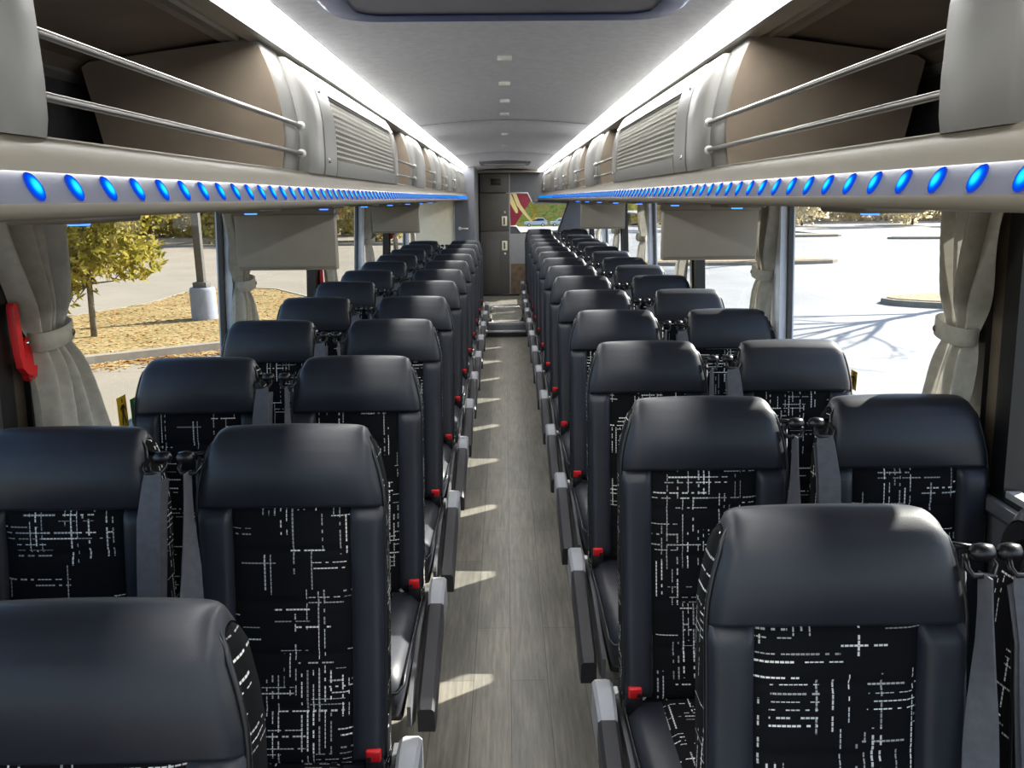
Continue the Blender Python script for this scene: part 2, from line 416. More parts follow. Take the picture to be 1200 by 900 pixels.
wn = 0
for side in (-1, 1):
    edges = [Y0 + .02] + PILL + [YB - .02]
    for i, (a, b) in enumerate(zip(edges, edges[1:])):
        if side < 0 and a > 9.7: continue
        wn += 1
        r = empty('window_%d' % wn); struct(r)
        xb, xt = side * wall_x(WINB), side * wall_x(WINT)
        mk('pane', [(xb, a, WINB), (xb, b, WINB), (xt, b, WINT), (xt, a, WINT)], [(0, 1, 2, 3)], M['glass'], r, smooth=False)
        # slim bottom and top frame
        g = MB()
        g.prism_y([(xb - side * .02, WINB), (xb - side * .02, WINB + .022), (xb + side * .012, WINB + .022), (xb + side * .012, WINB)], a, b)
        g.prism_y([(xt - side * .02, WINT - .02), (xt - side * .02, WINT), (xt + side * .012, WINT), (xt + side * .012, WINT - .02)], a, b)
        g.build('window_frame', M['lightgrey'], r, smooth=False)
pn = 0
for side in (-1, 1):
    for i, y in enumerate(PILL):
        if side < 0 and y > 10: continue
        pn += 1
        exitwin = i % 2 == 1
        r = empty('pillar_%d' % pn); struct(r)
        def post(y0, y1, d0, d1, mt, nm):
            g = MB()
            xb, xt = wall_x(WINB - .1), wall_x(WINT + .02)
            ring = lambda x, z: [(side * (x - d0), y0, z), (side * (x - d0), y1, z), (side * (x + d1), y1, z), (side * (x + d1), y0, z)]
            g.loft([ring(xb, WINB - .1), ring(xt, WINT + .02)]); g.build(nm, mt, r, smooth=False)
        if exitwin:
            post(y - .085, y - .03, .025, .03, M['black'], 'frame_edge')
            post(y - .03, y + .03, .012, .03, M['bronze'], 'cover_strip')
            post(y + .03, y + .085, .025, .03, M['black'], 'frame_edge')
        else:
            post(y - .078, y - .066, .002, .02, M['black'], 'frame_edge')
            post(y - .065, y + .06, .03, .03, M['pillargrey'], 'cover_strip')

# ceiling: shallow arch between the light strips
CX = .475
def ceil_prof():
    return [(lerp(-CX, CX, k / 12), 1.985 + .03 * (1 - (2 * k / 12 - 1) ** 2)) for k in range(13)]
pf = ceil_prof()
g = MB()
SEAMS = [Y0, 1.2, 4.65, 7.85, 12.32]
for a, b in zip(SEAMS, SEAMS[1:]):
    ring = [(x, z) for x, z in pf] + [(CX, 2.06), (-CX, 2.06)]
    g.loft([[(x, a, z + .004) for x, z in ring], [(x, a + .006, z) for x, z in ring], [(x, b - .006, z) for x, z in ring], [(x, b, z + .004) for x, z in ring]])
struct(g.build('ceiling', M['ceiling'], sharp=40))
k = 0
for y in SEAMS[2:4]:
    k += 1
    struct(MB().loft([[(x, y - .007, z - .002) for x, z in pf], [(x, y + .007, z - .002) for x, z in pf]], cap=False, closed=False).build('trim_%d' % (2 + k), M['darkgrey']))
struct(MB().box((-.52, 12.05, 1.955), (.52, 12.3, 1.99)).build('trim_5', M['lip'], smooth=False))

# ceiling fixings
for i, y in enumerate((2.62, 3.18, 3.74, 4.3, 5.6, 6.8, 8.9)):
    b = MB().rbox((-.022, y - .012, 2.0), (.022, y + .012, 2.016), .005).build('ceiling_clip', M['white'])
    tag(b, '%s small white clip along the middle of the ceiling, counted from the front' % ('first second third fourth fifth sixth seventh'.split()[i]), 'clip', 'clips along the ceiling')

# roof hatch near the front and flat vent at the rear
def rrect(x0, x1, y0, y1, r, n=6):
    out = []
    for cx, cy_, a0 in ((x1 - r, y1 - r, 0), (x0 + r, y1 - r, PI / 2), (x0 + r, y0 + r, PI), (x1 - r, y0 + r, 1.5 * PI)):
        out += [(cx + r * math.cos(a0 + PI / 2 * k / n), cy_ + r * math.sin(a0 + PI / 2 * k / n)) for k in range(n + 1)]
    return out
h = empty('roof_hatch', (0, 1.58, 2.01)); tag(h, 'roof escape hatch with a rounded blue rim, set in the ceiling at the front', 'hatch')
R_ = [rrect(-.37, .37, -.36, .36, .09), rrect(-.385, .385, -.375, .375, .1), rrect(-.385, .385, -.375, .375, .1), rrect(-.32, .32, -.31, .31, .06)]
Zs = [.0, -.012, -.024, -.03]
g = MB().loft([[(x, y, .01) for x, y in R_[1]]] + [[(x, y, z) for x, y in r] for r, z in zip([R_[1], R_[1], R_[0], R_[3]], [-.01, -.022, -.032, -.03])], cap=False)
g.build('hatch_rim', M['hatch'], h)
g = MB(); g.add([(x, y, -.024) for x, y in rrect(-.33, .33, -.32, .32, .06)], [tuple(range(28))]); g.build('hatch_panel', M['hatchpanel'], h, smooth=False)
v = empty('ceiling_vent', (0, 9.9, 2.01)); tag(v, 'flat dark-edged vent panel across the rear of the ceiling', 'vent')
MB().rbox((-.30, -.35, -.03), (.30, .35, .005), .012).build('vent_frame', M['darkgrey'], v)
MB().rbox((-.24, -.29, -.04), (.24, .29, -.02), .008).build('vent_panel', M['lightgrey'], v)

# ------------------------------------------------------------------ light strips
for side in (-1, 1):
    end = 10.75 if side < 0 else 12.2
    r = empty('light_strip', (0, 0, 0)); nm = 'lavatory' if side < 0 else 'rear window'
    tag(r, 'long white light strip above the luggage rack on the %s side' % nm, 'light', 'ceiling light strips')
    g = MB().prism_y([(side * .482, 1.992), (side * .486, 1.984), (side * .497, 1.977), (side * .515, 1.973), (side * .54, 1.972), (side * .556, 1.9735), (side * .556, 1.99), (side * .5, 2.01)], Y0, end)
    g.build('diffuser', M['strip'], r)
    MB().prism_y([(side * .470, 1.986), (side * .482, 1.987), (side * .484, 2.0), (side * .470, 2.0)], Y0, end).build('strip_edge', M['midgrey'], r, smooth=False)
    MB().prism_y([(side * .553, 1.974), (side * .556, 1.959), (side * .566, 1.957), (side * .572, 1.97), (side * .576, 2.0), (side * .556, 2.0)], Y0, end).build('strip_edge', M['rack'], r, smooth=False)

# ------------------------------------------------------------------ luggage racks
PROF = [(1.664, .532), (1.70, .524), (1.74, .520), (1.78, .522), (1.82, .528), (1.86, .537), (1.90, .549), (1.93, .560), (1.958, .574)]   # z, x of the bowed front
def front_x(z): return interp(PROF, z)
BODY = [(1.655, .514), (1.68, .509), (1.72, .507), (1.80, .508), (1.85, .515), (1.89, .527), (1.92, .541), (1.955, .566)]
def body_x(z): return interp(BODY, z)
ORD = 'first second third fourth fifth sixth seventh eighth ninth tenth eleventh twelfth thirteenth fourteenth'.split()
led_mesh = None
def make_rack(side):
    global led_mesh
    end = 10.75 if side < 0 else 12.25
    S = lambda x: side * x
    r = empty('luggage_rack', (S(.55), .1, 1.58)); nm = 'lavatory' if side < 0 else 'rear window'
    tag(r, 'overhead luggage rack with blue lights along its lip, running down the %s side' % nm, 'luggage rack', 'overhead luggage racks')
    off = Vector(r.location)
    def B(g, name, mt, parent=r, **k):
        g.v = [tuple(Vector(p) - off) for p in g.v] if parent is r else g.v
        return g.build(name, mt, parent, **k)
    ya = -.6
    # lip: rounded top, sloping band, nose and underside
    lip = [(.60, 1.650), (.545, 1.662), (.530, 1.664), (.518, 1.660), (.508, 1.648), (.502, 1.634), (.499, 1.622)]
    B(MB().prism_y([(S(x), z) for x, z in lip], ya, end, closed=False), 'rack_lip', M['lip'])
    band = [(.499, 1.622), (.497, 1.6205), (.489, 1.604), (.484, 1.592), (.483, 1.589)]
    lb = B(MB().prism_y([(S(x), z) for x, z in band], ya, end, closed=False), 'led_band', M['band'])
    under = [(.483, 1.589), (.482, 1.581), (.485, 1.575), (.49, 1.572), (.62, 1.572), (.66, 1.580), (1.17, 1.585), (1.17, 1.61), (.60, 1.61)]
    B(MB().prism_y([(S(x), z) for x, z in under], ya, end, closed=False), 'rack_underside', M['lip'])
    # bin floor, back and top
    B(MB().prism_y([(S(.53), 1.652), (S(1.10), 1.652), (S(1.10), 1.64), (S(.53), 1.64)], ya, end), 'bin_floor', M['darklining'], smooth=False)
    B(MB().prism_y([(S(1.07), 1.652), (S(1.10), 1.652), (S(1.10), 1.93), (S(1.05), 1.93)], ya, end), 'bin_back', M['darklining'], smooth=False)
    B(MB().prism_y([(S(.66), 1.965), (S(1.0), 1.915), (S(1.07), 1.88), (S(1.09), 1.92), (S(.66), 2.0)], ya, end), 'bin_top', M['brown'], smooth=False)
    # trim tracks between the light and the bin top
    B(MB().prism_y([(S(.572), 1.962), (S(.60), 1.954), (S(.605), 1.966), (S(.62), 1.962), (S(.625), 1.954), (S(.65), 1.957), (S(.668), 1.954), (S(.675), 1.966), (S(.675), 1.985), (S(.572), 1.985)], ya, end), 'bin_track', M['lip'], smooth=False)
    B(MB().prism_y([(S(1.03), 1.885), (S(1.065), 1.868), (S(1.075), 1.88), (S(1.04), 1.90)], ya, end), 'bin_track', M['rack'], smooth=False)
    def skin(y0, y1, dx, z0=1.660, z1=1.955, thick=.03, n=14, ey=.012, fx=front_x):
        """bowed panel following the front profile with softened ends"""
        zs = [lerp(z0, z1, k / n) for k in range(n + 1)]
        rings = []
        for y, e in ((y0, .018), (y0 + ey * .3, .006), (y0 + ey, 0), (y1 - ey, 0), (y1 - ey * .3, .006), (y1, .018)):
            rings.append([(S(fx(z) + dx + e), y, z) for z in zs] + [(S(fx(z) + dx + thick + e), y, z) for z in reversed(zs)])
        return MB().loft(rings)
    posts = [(.71, .95 if side < 0 else 1.0), (2.03, 2.35), (4.66, 5.30), (6.0, 6.6), (7.2, 7.9), (8.4, 9.15)]
    if side > 0: posts.append((10.95, 11.6))
    for a, b in posts:
        # recessed near flange, rising into a wing at the top, then the fuller body
        fl = B(skin(a, a + .16, .010, z1=1.966), 'post_flange', M['rack'], sharp=50)
        bd = B(skin(a + .135, b, 0, z1=1.944, fx=body_x), 'post', M['rack'], sharp=50)
        for z in (1.706, 1.773):
            f = MB().lathe([(.004, -.012), (.0075, -.006), (.011, 0), (.011, .006), (.006, .012)], 14, axis='Y')
            f.v = [tuple(Vector(p) + Vector((S(front_x(z) - .004), a + .095, z)) - off) for p in f.v]
            f.build('ferrule', M['white'], fl)
        # brown end walls of the bin, with a clipped rear corner
        for y, d in ((a - .004, 1), (b + .004, -1)):
            out = [(S(front_x(z) + .012), z) for z in [1.655 + .29 * k / 10 for k in range(11)]] + [(S(.62), 1.958), (S(.98), 1.912), (S(1.0), 1.90), (S(.955), 1.655)]
            g = MB().prism_y(out, y - .004, y + .004)
            B(g, 'partition', M['brown'], smooth=False)
    # rods across each opening
    opens = [(-.5, .805), (.90, 2.125), (3.95, 4.78), (5.29, 6.11), (6.59, 7.31), (7.89, 8.51)]
    if side > 0: opens += [(10.7, 11.06)]
    for a, b in opens:
        for z in (1.706, 1.773):
            x = front_x(z) - .006
            B(MB().tube([(S(x), a, z), (S(x), (a + b) / 2, z - .001), (S(x), b, z)], .0055, 10), 'rod', M['rod'])
    # return-air grilles
    for a, b in ((2.35, 3.95), (9.15, 10.72)):
        gy0, gy1, gz0, gz1 = a + .17, b - .10, 1.705, 1.893
        # frame of four bowed pieces
        pan = empty('grille_panel'); pan.parent = r
        def piece(y0, y1, z0, z1, nm, dx=0):
            g = skin(y0, y1, dx, z0, z1, n=max(2, int((z1 - z0) / .02)), ey=.004, fx=body_x)
            g.v = [tuple(Vector(p) - off) for p in g.v]
            return g.build(nm, M['rack'], pan, sharp=50)
        piece(a + .004, gy0, 1.66, 1.948, 'panel_frame'); piece(gy1, b - .004, 1.66, 1.948, 'panel_frame')
        piece(gy0, gy1, 1.66, gz0, 'panel_frame'); piece(gy0, gy1, gz1, 1.948, 'panel_frame')
        g = MB()
        def bar(p0, p1, ry, rz):
            pass
        nh, nv = 12, 54
        for k in range(nh + 1):
            z = lerp(gz0, gz1, k / nh); x = body_x(z) + .010
            g.box((min(S(x), S(x + .008)), gy0, z - .0028), (max(S(x), S(x + .008)), gy1, z + .0028))
        zs = [lerp(gz0, gz1, k / 6) for k in range(7)]
        for k in range(nv + 1):
            y = lerp(gy0, gy1, k / nv)
            g.loft([[(S(body_x(z) + .011), y - .0022, z), (S(body_x(z) + .011), y + .0022, z), (S(body_x(z) + .018), y + .0022, z), (S(body_x(z) + .018), y - .0022, z)] for z in zs])
        g.v = [tuple(Vector(p) - off) for p in g.v]; g.build('grille', M['grille'], pan, smooth=False)
        g = skin(gy0 - .01, gy1 + .01, .03, gz0 - .01, gz1 + .01, thick=.01, n=6); g.v = [tuple(Vector(p) - off) for p in g.v]; g.build('grille_backing', M['grilleback'], pan)
        for yy in (a + .05, b - .05):
            for z in (1.70, 1.89):
                f = MB().lathe([(.002, -.004), (.006, -.003), (.007, 0), (.007, .004)], 10, axis='X')
                f.v = [tuple(Vector((p[0] * side, p[1], p[2])) + Vector((S(body_x(z) - .001), yy, z)) - off) for p in f.v]
                f.build('screw', M['steel'], pan)
    # end cap
    capg = MB().prism_y([(S(x), z) for x, z in [(.499, 1.622), (.478, 1.589), (.482, 1.575), (1.1, 1.58), (1.1, 1.95), (.58, 1.96), (.53, 1.8), (.53, 1.664)]], end - .01, end)
    B(capg, 'end_cap', M['rack'], smooth=False)
    # blue lights: a tilted lens every 8 cm
    nrm = Vector((-(1.6205 - 1.592), 0, -(-(.496 - .469)))).normalized()
    if led_mesh is None:
        vs, fs, n = [], [], 16
        prof = [(1, 0), (.93, .0012), (.75, .0022), (.45, .0030), (.15, .0034)]
        for rr, hh in prof:
            vs += [(-hh, rr * .0145 * math.cos(2 * PI * k / n), rr * .0165 * math.sin(2 * PI * k / n)) for k in range(n)]
        for i in range(len(prof) - 1):
            fs += [(i*n+k, i*n+(k+1)%n, (i+1)*n+(k+1)%n, (i+1)*n+k) for k in range(n)]
        fs.append(tuple(range((len(prof)-1)*n, len(prof)*n)))
        led_mesh = (vs, fs)
    vs, fs = led_mesh
    ang = math.atan2(.497 - .484, 1.6205 - 1.592)          # tilt of the band from vertical
    me = bpy.data.meshes.new('led_lens'); me.from_pydata([(v[0] * side, v[1], v[2]) for v in vs], [], fs); me.materials.append(M['led'])
    me.polygons.foreach_set('use_smooth', [True] * len(me.polygons))
    n_all = int((end - .15 - .62) / .0795); far = MB()
    for k in range(n_all):
        y = .62 + .0795 * k
        c = Vector((S(.4895), y, 1.606)) - off
        rot = Matrix.Rotation(side * ang, 4, 'Y')
        if k < 100:
            o = bpy.data.objects.new('led_lens', me); link(o, lb)
            o.matrix_local = Matrix.Translation(c) @ rot
        else:
            far.add([tuple((Matrix.Translation(c) @ rot) @ Vector((p[0] * side, p[1], p[2]))) for p in vs], fs)
    fo = far.build('led_lens_row', emission('far_blue_led', (.0, .16, 1, 1), 1.1) if side < 0 else bpy.data.materials['far_blue_led'], lb); fo['kind'] = 'stuff'
    # reading light modules under the rack
    for k in range(8):
        y = 1.15 + .78 * k + (0 if side < 0 else .2)
        g = MB().rbox((S(.60) - .05, y - .09, 1.562), (S(.60) + .05, y + .09, 1.576), .006)
        m_ = B(g, 'reading_light', M['lip'])
        q = MB().lathe([(.014, 1.558), (.016, 1.563)], 12, at=(S(.60), y, 0)); q.v = [tuple(Vector(p) - off) for p in q.v]
        q.build('light_lens', M['readlight'], m_)
    return r
make_rack(-1); make_rack(1)

# ------------------------------------------------------------------ drop-down monitors
def monitor(x0, x1, y, zb, label, tilt=0.0):
    r = empty('monitor', ((x0 + x1) / 2, y, 1.572)); tag(r, label, 'monitor', 'drop-down monitors under the racks')
    wd = (x1 - x0) / 2; h = 1.572 - zb
    MB().rbox((-wd, -.012, -h), (wd, .03, -.028), .006).build('monitor_back', M['monitor'], r, sharp=40)
    MB().rbox((-wd - .004, -.02, -.032), (wd + .004, .05, .0), .006).build('hinge_housing', M['lip'], r, sharp=40)
    MB().box((-wd + .015, .029, -h + .015), (wd - .015, .0325, -.045)).build('screen', M['screen'], r, smooth=False)
    MB().rbox((-wd + .004, -.0145, -h + .006), (wd - .004, -.010, -h + .014), .002).build('bottom_seam', M['lip'], r)
monitor(-.945, -.596, 2.86, 1.35, 'beige-backed monitor hanging under the rack, lavatory side, nearer the front')
monitor(-.914, -.594, 5.64, 1.362, 'beige-backed monitor hanging under the rack, lavatory side, nearer the lavatory')
monitor(.585, .94, 3.05, 1.357, 'beige-backed monitor hanging under the rack, rear window side, nearer the front')
monitor(.571, .904, 6.2, 1.357, 'beige-backed monitor hanging under the rack, rear window side, nearer the rear window')

# ------------------------------------------------------------------ curtains
def curtain(side, top, tie, bot, label, zt=1.570, zb=.95, ztie=1.27, xo=.062, press=True, ph=0.0, pleats=4.2):
    r = empty('curtain', (side * (WX - xo), (top[0] + top[1]) / 2, 0)); tag(r, label, 'curtain', 'tied-back curtains at the window pillars')
    off = Vector(r.location)
    def edge(k, t):   # t 0 top .. 1 bottom
        tt = (zt - ztie) / (zt - zb)
        if t < tt:
            u = t / tt; return lerp(top[k], tie[k], u ** 1.25 if k == (0 if top[0] < tie[0] else 1) else smooth01(u))
        u = (t - tt) / (1 - tt); return lerp(tie[k], bot[k], u ** .85)
    def fn(s, t):
        z = lerp(zt, zb, t); a, b = edge(0, t), edge(1, t)
        dt = abs(z - ztie); sq = 1 - .45 * math.exp(-(dt / .05) ** 2)
        amp = .031 * sq * (1 if z > ztie else .8)
        ss = s + .05 * math.sin(5 * t + 3 * s + ph); wv = math.sin(ss * pleats * 2 * PI + ph + 1.2 * t) + .4 * math.sin(ss * pleats * 3.1 * PI + 2 * ph - .8 * t)
        bulge = -.035 * math.exp(-(dt / .07) ** 2)
        x = WX - xo + amp * wv * .8 - bulge * .3
        if press: x = lerp(x, 1.160 + .004 * wv, smooth01((1.06 - z) / .05))     # the cloth is squeezed between seat and wall
        return Vector((side * x, lerp(a, b, s), z)) - off
    MB().grid(fn, 70, 44).build('curtain_cloth', M['curtain'], r)
    # tieback band with a button
    cyc = (tie[0] + tie[1]) / 2; ry = (tie[1] - tie[0]) / 2 + .010; rx = .042
    vs, fs, n = [], [], 28
    for j, (dz, e) in enumerate(((-.022, 0), (-.02, .003), (.02, .003), (.022, 0))):
        for k in range(n):
            a = 2 * PI * k / n
            vs.append(Vector((side * (WX - xo) + (rx + e) * math.cos(a), cyc + (ry + e) * math.sin(a), ztie + dz - .012 * math.sin(a) * side * (1 if side < 0 else -1))) - off)
    for j in range(3):
        fs += [(j*n+k, j*n+(k+1)%n, (j+1)*n+(k+1)%n, (j+1)*n+k) for k in range(n)]
    tb = mk('tieback', vs, fs, M['curtain'], r)
    xb = side * (WX - xo) - side * (rx + .004)
    g = MB().lathe([(.002, -.006), (.007, -.005), (.010, -.001), (.010, .003)], 14, axis='X')
    g.v = [tuple(Vector((p[0] * side, p[1], p[2])) + Vector((xb + side * .006, cyc + ry * .35 * 1, ztie)) - off) for p in g.v]
    g.build('button', M['bronze'], tb)
CN = ['first', 'second', 'third', 'fourth', 'fifth', 'sixth', 'seventh']
curtain(-1, (1.76, 2.01), (1.88, 1.985), (1.82, 2.19), 'grey curtain tied back at the first pillar behind the front, lavatory side', ztie=1.28, ph=.4, press=False, pleats=3.9)
curtain(-1, (3.24, 3.43), (3.37, 3.45), (3.2, 3.56), 'grey curtain tied back at the second pillar, lavatory side', ztie=1.25, ph=1.1)
curtain(1, (1.81, 2.04), (1.90, 2.0), (1.88, 2.10), 'beige curtain tied back at the first pillar behind the front, rear window side', ztie=1.265, ph=2.0, pleats=3.9)
curtain(1, (3.36, 3.58), (3.43, 3.53), (3.38, 3.64), 'beige curtain tied back at the second pillar, rear window side', ztie=1.27, ph=.2)
for i, y in enumerate(PILL[3:]):
    n_ = CN[i + 2]
    if y < 10: curtain(-1, (y + .03, y + .24), (y + .06, y + .16), (y + .03, y + .28), 'grey curtain tied back at the %s pillar, lavatory side' % n_, ph=i * 1.3, pleats=2.6)
    curtain(1, (y + .03, y + .24), (y + .07, y + .16), (y + .04, y + .29), 'beige curtain tied back at the %s pillar, rear window side' % n_, ph=i * .9, pleats=2.6)

# ------------------------------------------------------------------ red emergency window handles
def red_handle(side, y, z, label, s=1.0):
    x = side * (wall_x(z) - .030)
    r = empty('emergency_handle', (x, y, z)); tag(r, label, 'emergency handle', 'red window release handles')
    fx = -side
    # bracket plate with rounded ends on the pillar
    g = MB(); n = 10
    pts = [(.020 + .014 * math.cos(a), -.058 + .014 * math.sin(a)) for a in [PI + PI * k / n for k in range(n + 1)]] + [(.020 + .013 * math.cos(a), .020 + .013 * math.sin(a)) for a in [PI * k / n for k in range(n + 1)]]
    g.loft([[(fx * .000, yy * s, zz * s) for yy, zz in pts], [(fx * .016, yy * s, zz * s) for yy, zz in pts]])
    g.build('bracket', M['redplastic'], r, sharp=40)
    # lever, a flat bar with an angled foot reaching to the bracket
    pts = [(.022, -.062), (-.010, -.050), (-.026, -.032), (-.031, .0), (-.033, .108), (-.028, .118), (-.016, .118), (-.012, .112), (-.012, -.004), (-.008, -.020), (.004, -.030), (.030, -.036)]
    g = MB().loft([[(fx * .010, yy * s, zz * s) for yy, zz in pts], [(fx * .026, yy * s, zz * s) for yy, zz in pts]])
    g.build('lever', M['redplastic'], r, sharp=30)
    for zz in (-.058, .020):
        q = MB().lathe([(.0055, 0), (.0055, .004), (.002, .005)], 10, axis='X'); q.v = [(fx * (.016 + p[0]), .020 * s + p[1], zz * s + p[2]) for p in q.v]; q.build('screw', M['steel'], r)
red_handle(-1, 1.845, 1.25, 'red emergency window handle on the first pillar, lavatory side')
red_handle(-1, 4.97, 1.10, 'red emergency window handle below the first monitor, lavatory side', .8)
red_handle(-1, 8.07, 1.28, 'red emergency window handle on the pillar behind the second monitor, lavatory side')
red_handle(-1, 9.62, 1.28, 'red emergency window handle on the last pillar before the lavatory')

# stickers on the glass
def sticker(side, y, z, w, h, mt, mark, mmat, label):
    x = side * (wall_x(z) - .006)
    r = empty('window_sticker', (x, y, z)); tag(r, label, 'sticker')
    mk('sticker_sheet', [(0, -w / 2, -h / 2), (0, w / 2, -h / 2), (0, w / 2, h / 2), (0, -w / 2, h / 2)], [(0, 1, 2, 3)], mt, r, smooth=False)
    g = MB()
    for pts in mark:
        g.add([(-side * .002, p * w * -side, q * h) for p, q in pts], [tuple(range(len(pts)))])
    g.build('sticker_mark', mmat, r, smooth=False)
runner = [[(-.06, .30), (.06, .30), (.06, .42), (-.06, .42)], [(-.10, -.05), (.10, -.02), (.12, .24), (-.08, .24)], [(-.10, -.05), (.0, -.05), (-.12, -.4), (-.22, -.36)], [(.0, -.05), (.10, -.02), (.26, -.34), (.18, -.40)], [(.12, .24), (.10, .16), (.28, .02), (.30, .10)], [(-.08, .24), (-.08, .14), (-.26, .06), (-.28, .14)]]
sticker(-1, 2.385, .962, .06, .10, M['yellowvinyl'], runner, M['black'], 'yellow sticker with a black running figure low on the lavatory-side window')
sticker(-1, 2.49, .945, .10, .085, M['greenvinyl'], [[(-.3, -.3), (.3, -.3), (.3, -.2), (-.2, -.2), (-.2, .3), (-.3, .3)], [(-.05, -.1), (.3, -.1), (.3, .3), (.2, .3), (.2, 0), (-.05, 0)]], M['white'], 'green square sticker with a white mark low on the lavatory-side window')
sticker(1, 2.66, .975, .05, .065, M['yellowvinyl'], runner, M['black'], 'yellow sticker with a black running figure on the rear-window-side window')

# ------------------------------------------------------------------ seats
SW = [(.40, .193), (.60, .194), (.85, .195), (.95, .197), (.98, .195), (1.02, .187), (1.05, .179), (1.07, .172), (1.08, .167), (1.092, .158), (1.10, .148), (1.11, .13)]
def half_w(z): return interp(SW, z)
def face_y(z): return -.14 * (1.12 - z) / .67 + .012 * math.sin(max(0, min(1, (z - .45) / .5)) * PI)
SEAT_MESH = {}
def seat_meshes():
    """the shared part meshes of one seat, in seat coordinates: front towards -Y, x centred, z = 0 on the floor"""
    P = {}
    # shell of the backrest: patterned fabric sides and back
    zs = [.36, .40, .5, .6, .7, .8, .9, .96, 1.0, 1.03, 1.055, 1.072, 1.082]
    rings = []
    for z in zs:
        w_ = half_w(z) - .004; f = face_y(z) + .004; th = interp([(.36, .12), (.9, .10), (1.04, .085), (1.065, .07), (1.082, .04)], z)
        if z > 1.03: f += (z - 1.03) * .35
        b = f + th; rr = .03
        ring = [(-w_, f, z), (-w_ * .5, f, z), (0, f, z), (w_ * .5, f, z), (w_, f, z)]
        w2 = w_ + .006
        ring += [(w2, f + th * .35, z), (w2, f + th * .7, z), (w2 - .012, b - .008, z), (w2 - .035, b, z), (0, b + .004, z), (-w2 + .035, b, z), (-w2 + .012, b - .008, z), (-w2, f + th * .7, z), (-w2, f + th * .35, z)]
        rings.append(ring)
    g = MB().loft(rings)
    P['backrest'] = (g, M['fabric'], lambda co: (co.y * (1 if co.x > 0 else -1) + co.x * .3, co.z), 60)
    # headrest: padded leather wrapping over the top
    path = [(face_y(z) - .0, z, half_w(z)) for z in [.952 + .108 * k / 12 for k in range(13)]]
    path += [(face_y(1.06) + .004, 1.073, .173), (face_y(1.06) + .013, 1.084, .167), (face_y(1.06) + .028, 1.092, .163), (face_y(1.06) + .048, 1.092, .162), (face_y(1.06) + .068, 1.082, .163), (face_y(1.06) + .078, 1.06, .168)]
    n = len(path)
    def hfn(s, t):
        i = min(n - 2, int(t * (n - 1))); u = t * (n - 1) - i
        y, z, w_ = [lerp(a, b, u) for a, b in zip(path[i], path[i + 1])]
        a, b = path[max(0, i - 1)], path[min(n - 1, i + 2)]
        ty, tz = b[0] - a[0], b[1] - a[1]; L = math.hypot(ty, tz); ny, nz = -tz / L, ty / L
        x = 2 * s - 1
        prof = (1 - abs(x) ** 16) ** .6 if abs(x) < 1 else 0
        lump = .022 * math.sin(PI * (.12 + .88 * min(1, max(0.0, (z - .952) / .148)))) if t < .72 else .010
        h = .016 * (1 if t > .02 else .4) + lump
        if t > .9: h *= (1 - t) / .1
        h = (h - lump + lump * (1 - .5 * x * x)) * prof - .004 * (1 - prof)
        return (x * (w_ + .003), y + ny * h, z + nz * h)
    g = MB().grid(hfn, 40, 40)
    P['headrest'] = (g, M['leather'], None, None)
    # side bolsters and centre panel
    def pad(x0, x1, z0, z1, h0, chan=None, nu=14, nv=36, edge=.5):
        def fn(s, t):
            z = lerp(z0, z1, t)
            a = x0(z) if callable(x0) else x0; b = x1(z) if callable(x1) else x1
            x = lerp(a, b, s); q = 2 * s - 1; e = 2 * t - 1
            p = (max(0, 1 - abs(q) ** 4) ** edge) * (max(0, 1 - abs(e) ** 24) ** .5)
            h = h0 * p
            if chan:
                for c in chan: h -= .006 * math.exp(-((z - c) / .006) ** 2) * p
            return (x, face_y(z) - h + .006 * (1 - p) * 0, z)
        return MB().grid(fn, nu, nv)
    P['side_bolster_l'] = (pad(lambda z: -half_w(z) - .003, -.125, .415, .955, .022), M['leather'], None, None)
    P['side_bolster_r'] = (pad(.125, lambda z: half_w(z) + .003, .415, .955, .022), M['leather'], None, None)
    P['center_panel'] = (pad(-.128, .128, .41, .957, .011, [.53, .64, .75, .86], nv=70), M['fabric'], lambda co: (co.x, co.z), None)
    # piping along the front outline
    pts = [(-half_w(z) - .003, face_y(z) - .001, z) for z in [.42 + .64 * k / 26 for k in range(27)]]
    pts += [(-.173, face_y(1.06) + .008, 1.076), (-.160, face_y(1.06) + .02, 1.091), (-.135, face_y(1.06) + .03, 1.098), (-.07, face_y(1.06) + .034, 1.103), (0, face_y(1.06) + .035, 1.105)]
    full = pts + [(-x, y, z) for x, y, z in reversed(pts[:-1])]
    P['piping'] = (MB().tube(full, .0042, 6), M['piping'], None, None)
    # cushion
    def ring(y, zt, zb, w_, r=.03):
        return [(-w_ + r, y, zt), (0, y, zt + .004), (w_ - r, y, zt), (w_, y, zt - r), (w_ + .002, y, (zt + zb) / 2), (w_ - .01, y, zb), (0, y, zb), (-w_ + .01, y, zb), (-w_ - .002, y, (zt + zb) / 2), (-w_, y, zt - r)]
    rings = [ring(-.05, .425, .33, .185), ring(-.12, .43, .325, .19), ring(-.25, .432, .325, .192), ring(-.40, .438, .32, .192), ring(-.52, .444, .315, .19), ring(-.575, .442, .315, .188), ring(-.605, .428, .32, .184), ring(-.622, .40, .335, .176), ring(-.626, .375, .35, .165, .01)]
    P['seat_cushion'] = (MB().loft(rings), M['leather'], None, 55)
    def cfn(s, t):
        y = lerp(-.09, -.60, t); x = lerp(-.112, .112, s)
        zt = interp([(-.605, .434), (-.575, .449), (-.52, .452), (-.40, .446), (-.25, .440), (-.05, .434)], y)
        p = (max(0, 1 - abs(2 * s - 1) ** 6) ** .5) * (max(0, 1 - abs(2 * t - 1) ** 20) ** .5)
        return (x, y, zt - .010 + .014 * p)
    P['cushion_panel'] = (MB().grid(cfn, 12, 24), M['fabric'], lambda co: (co.x, co.y), None)
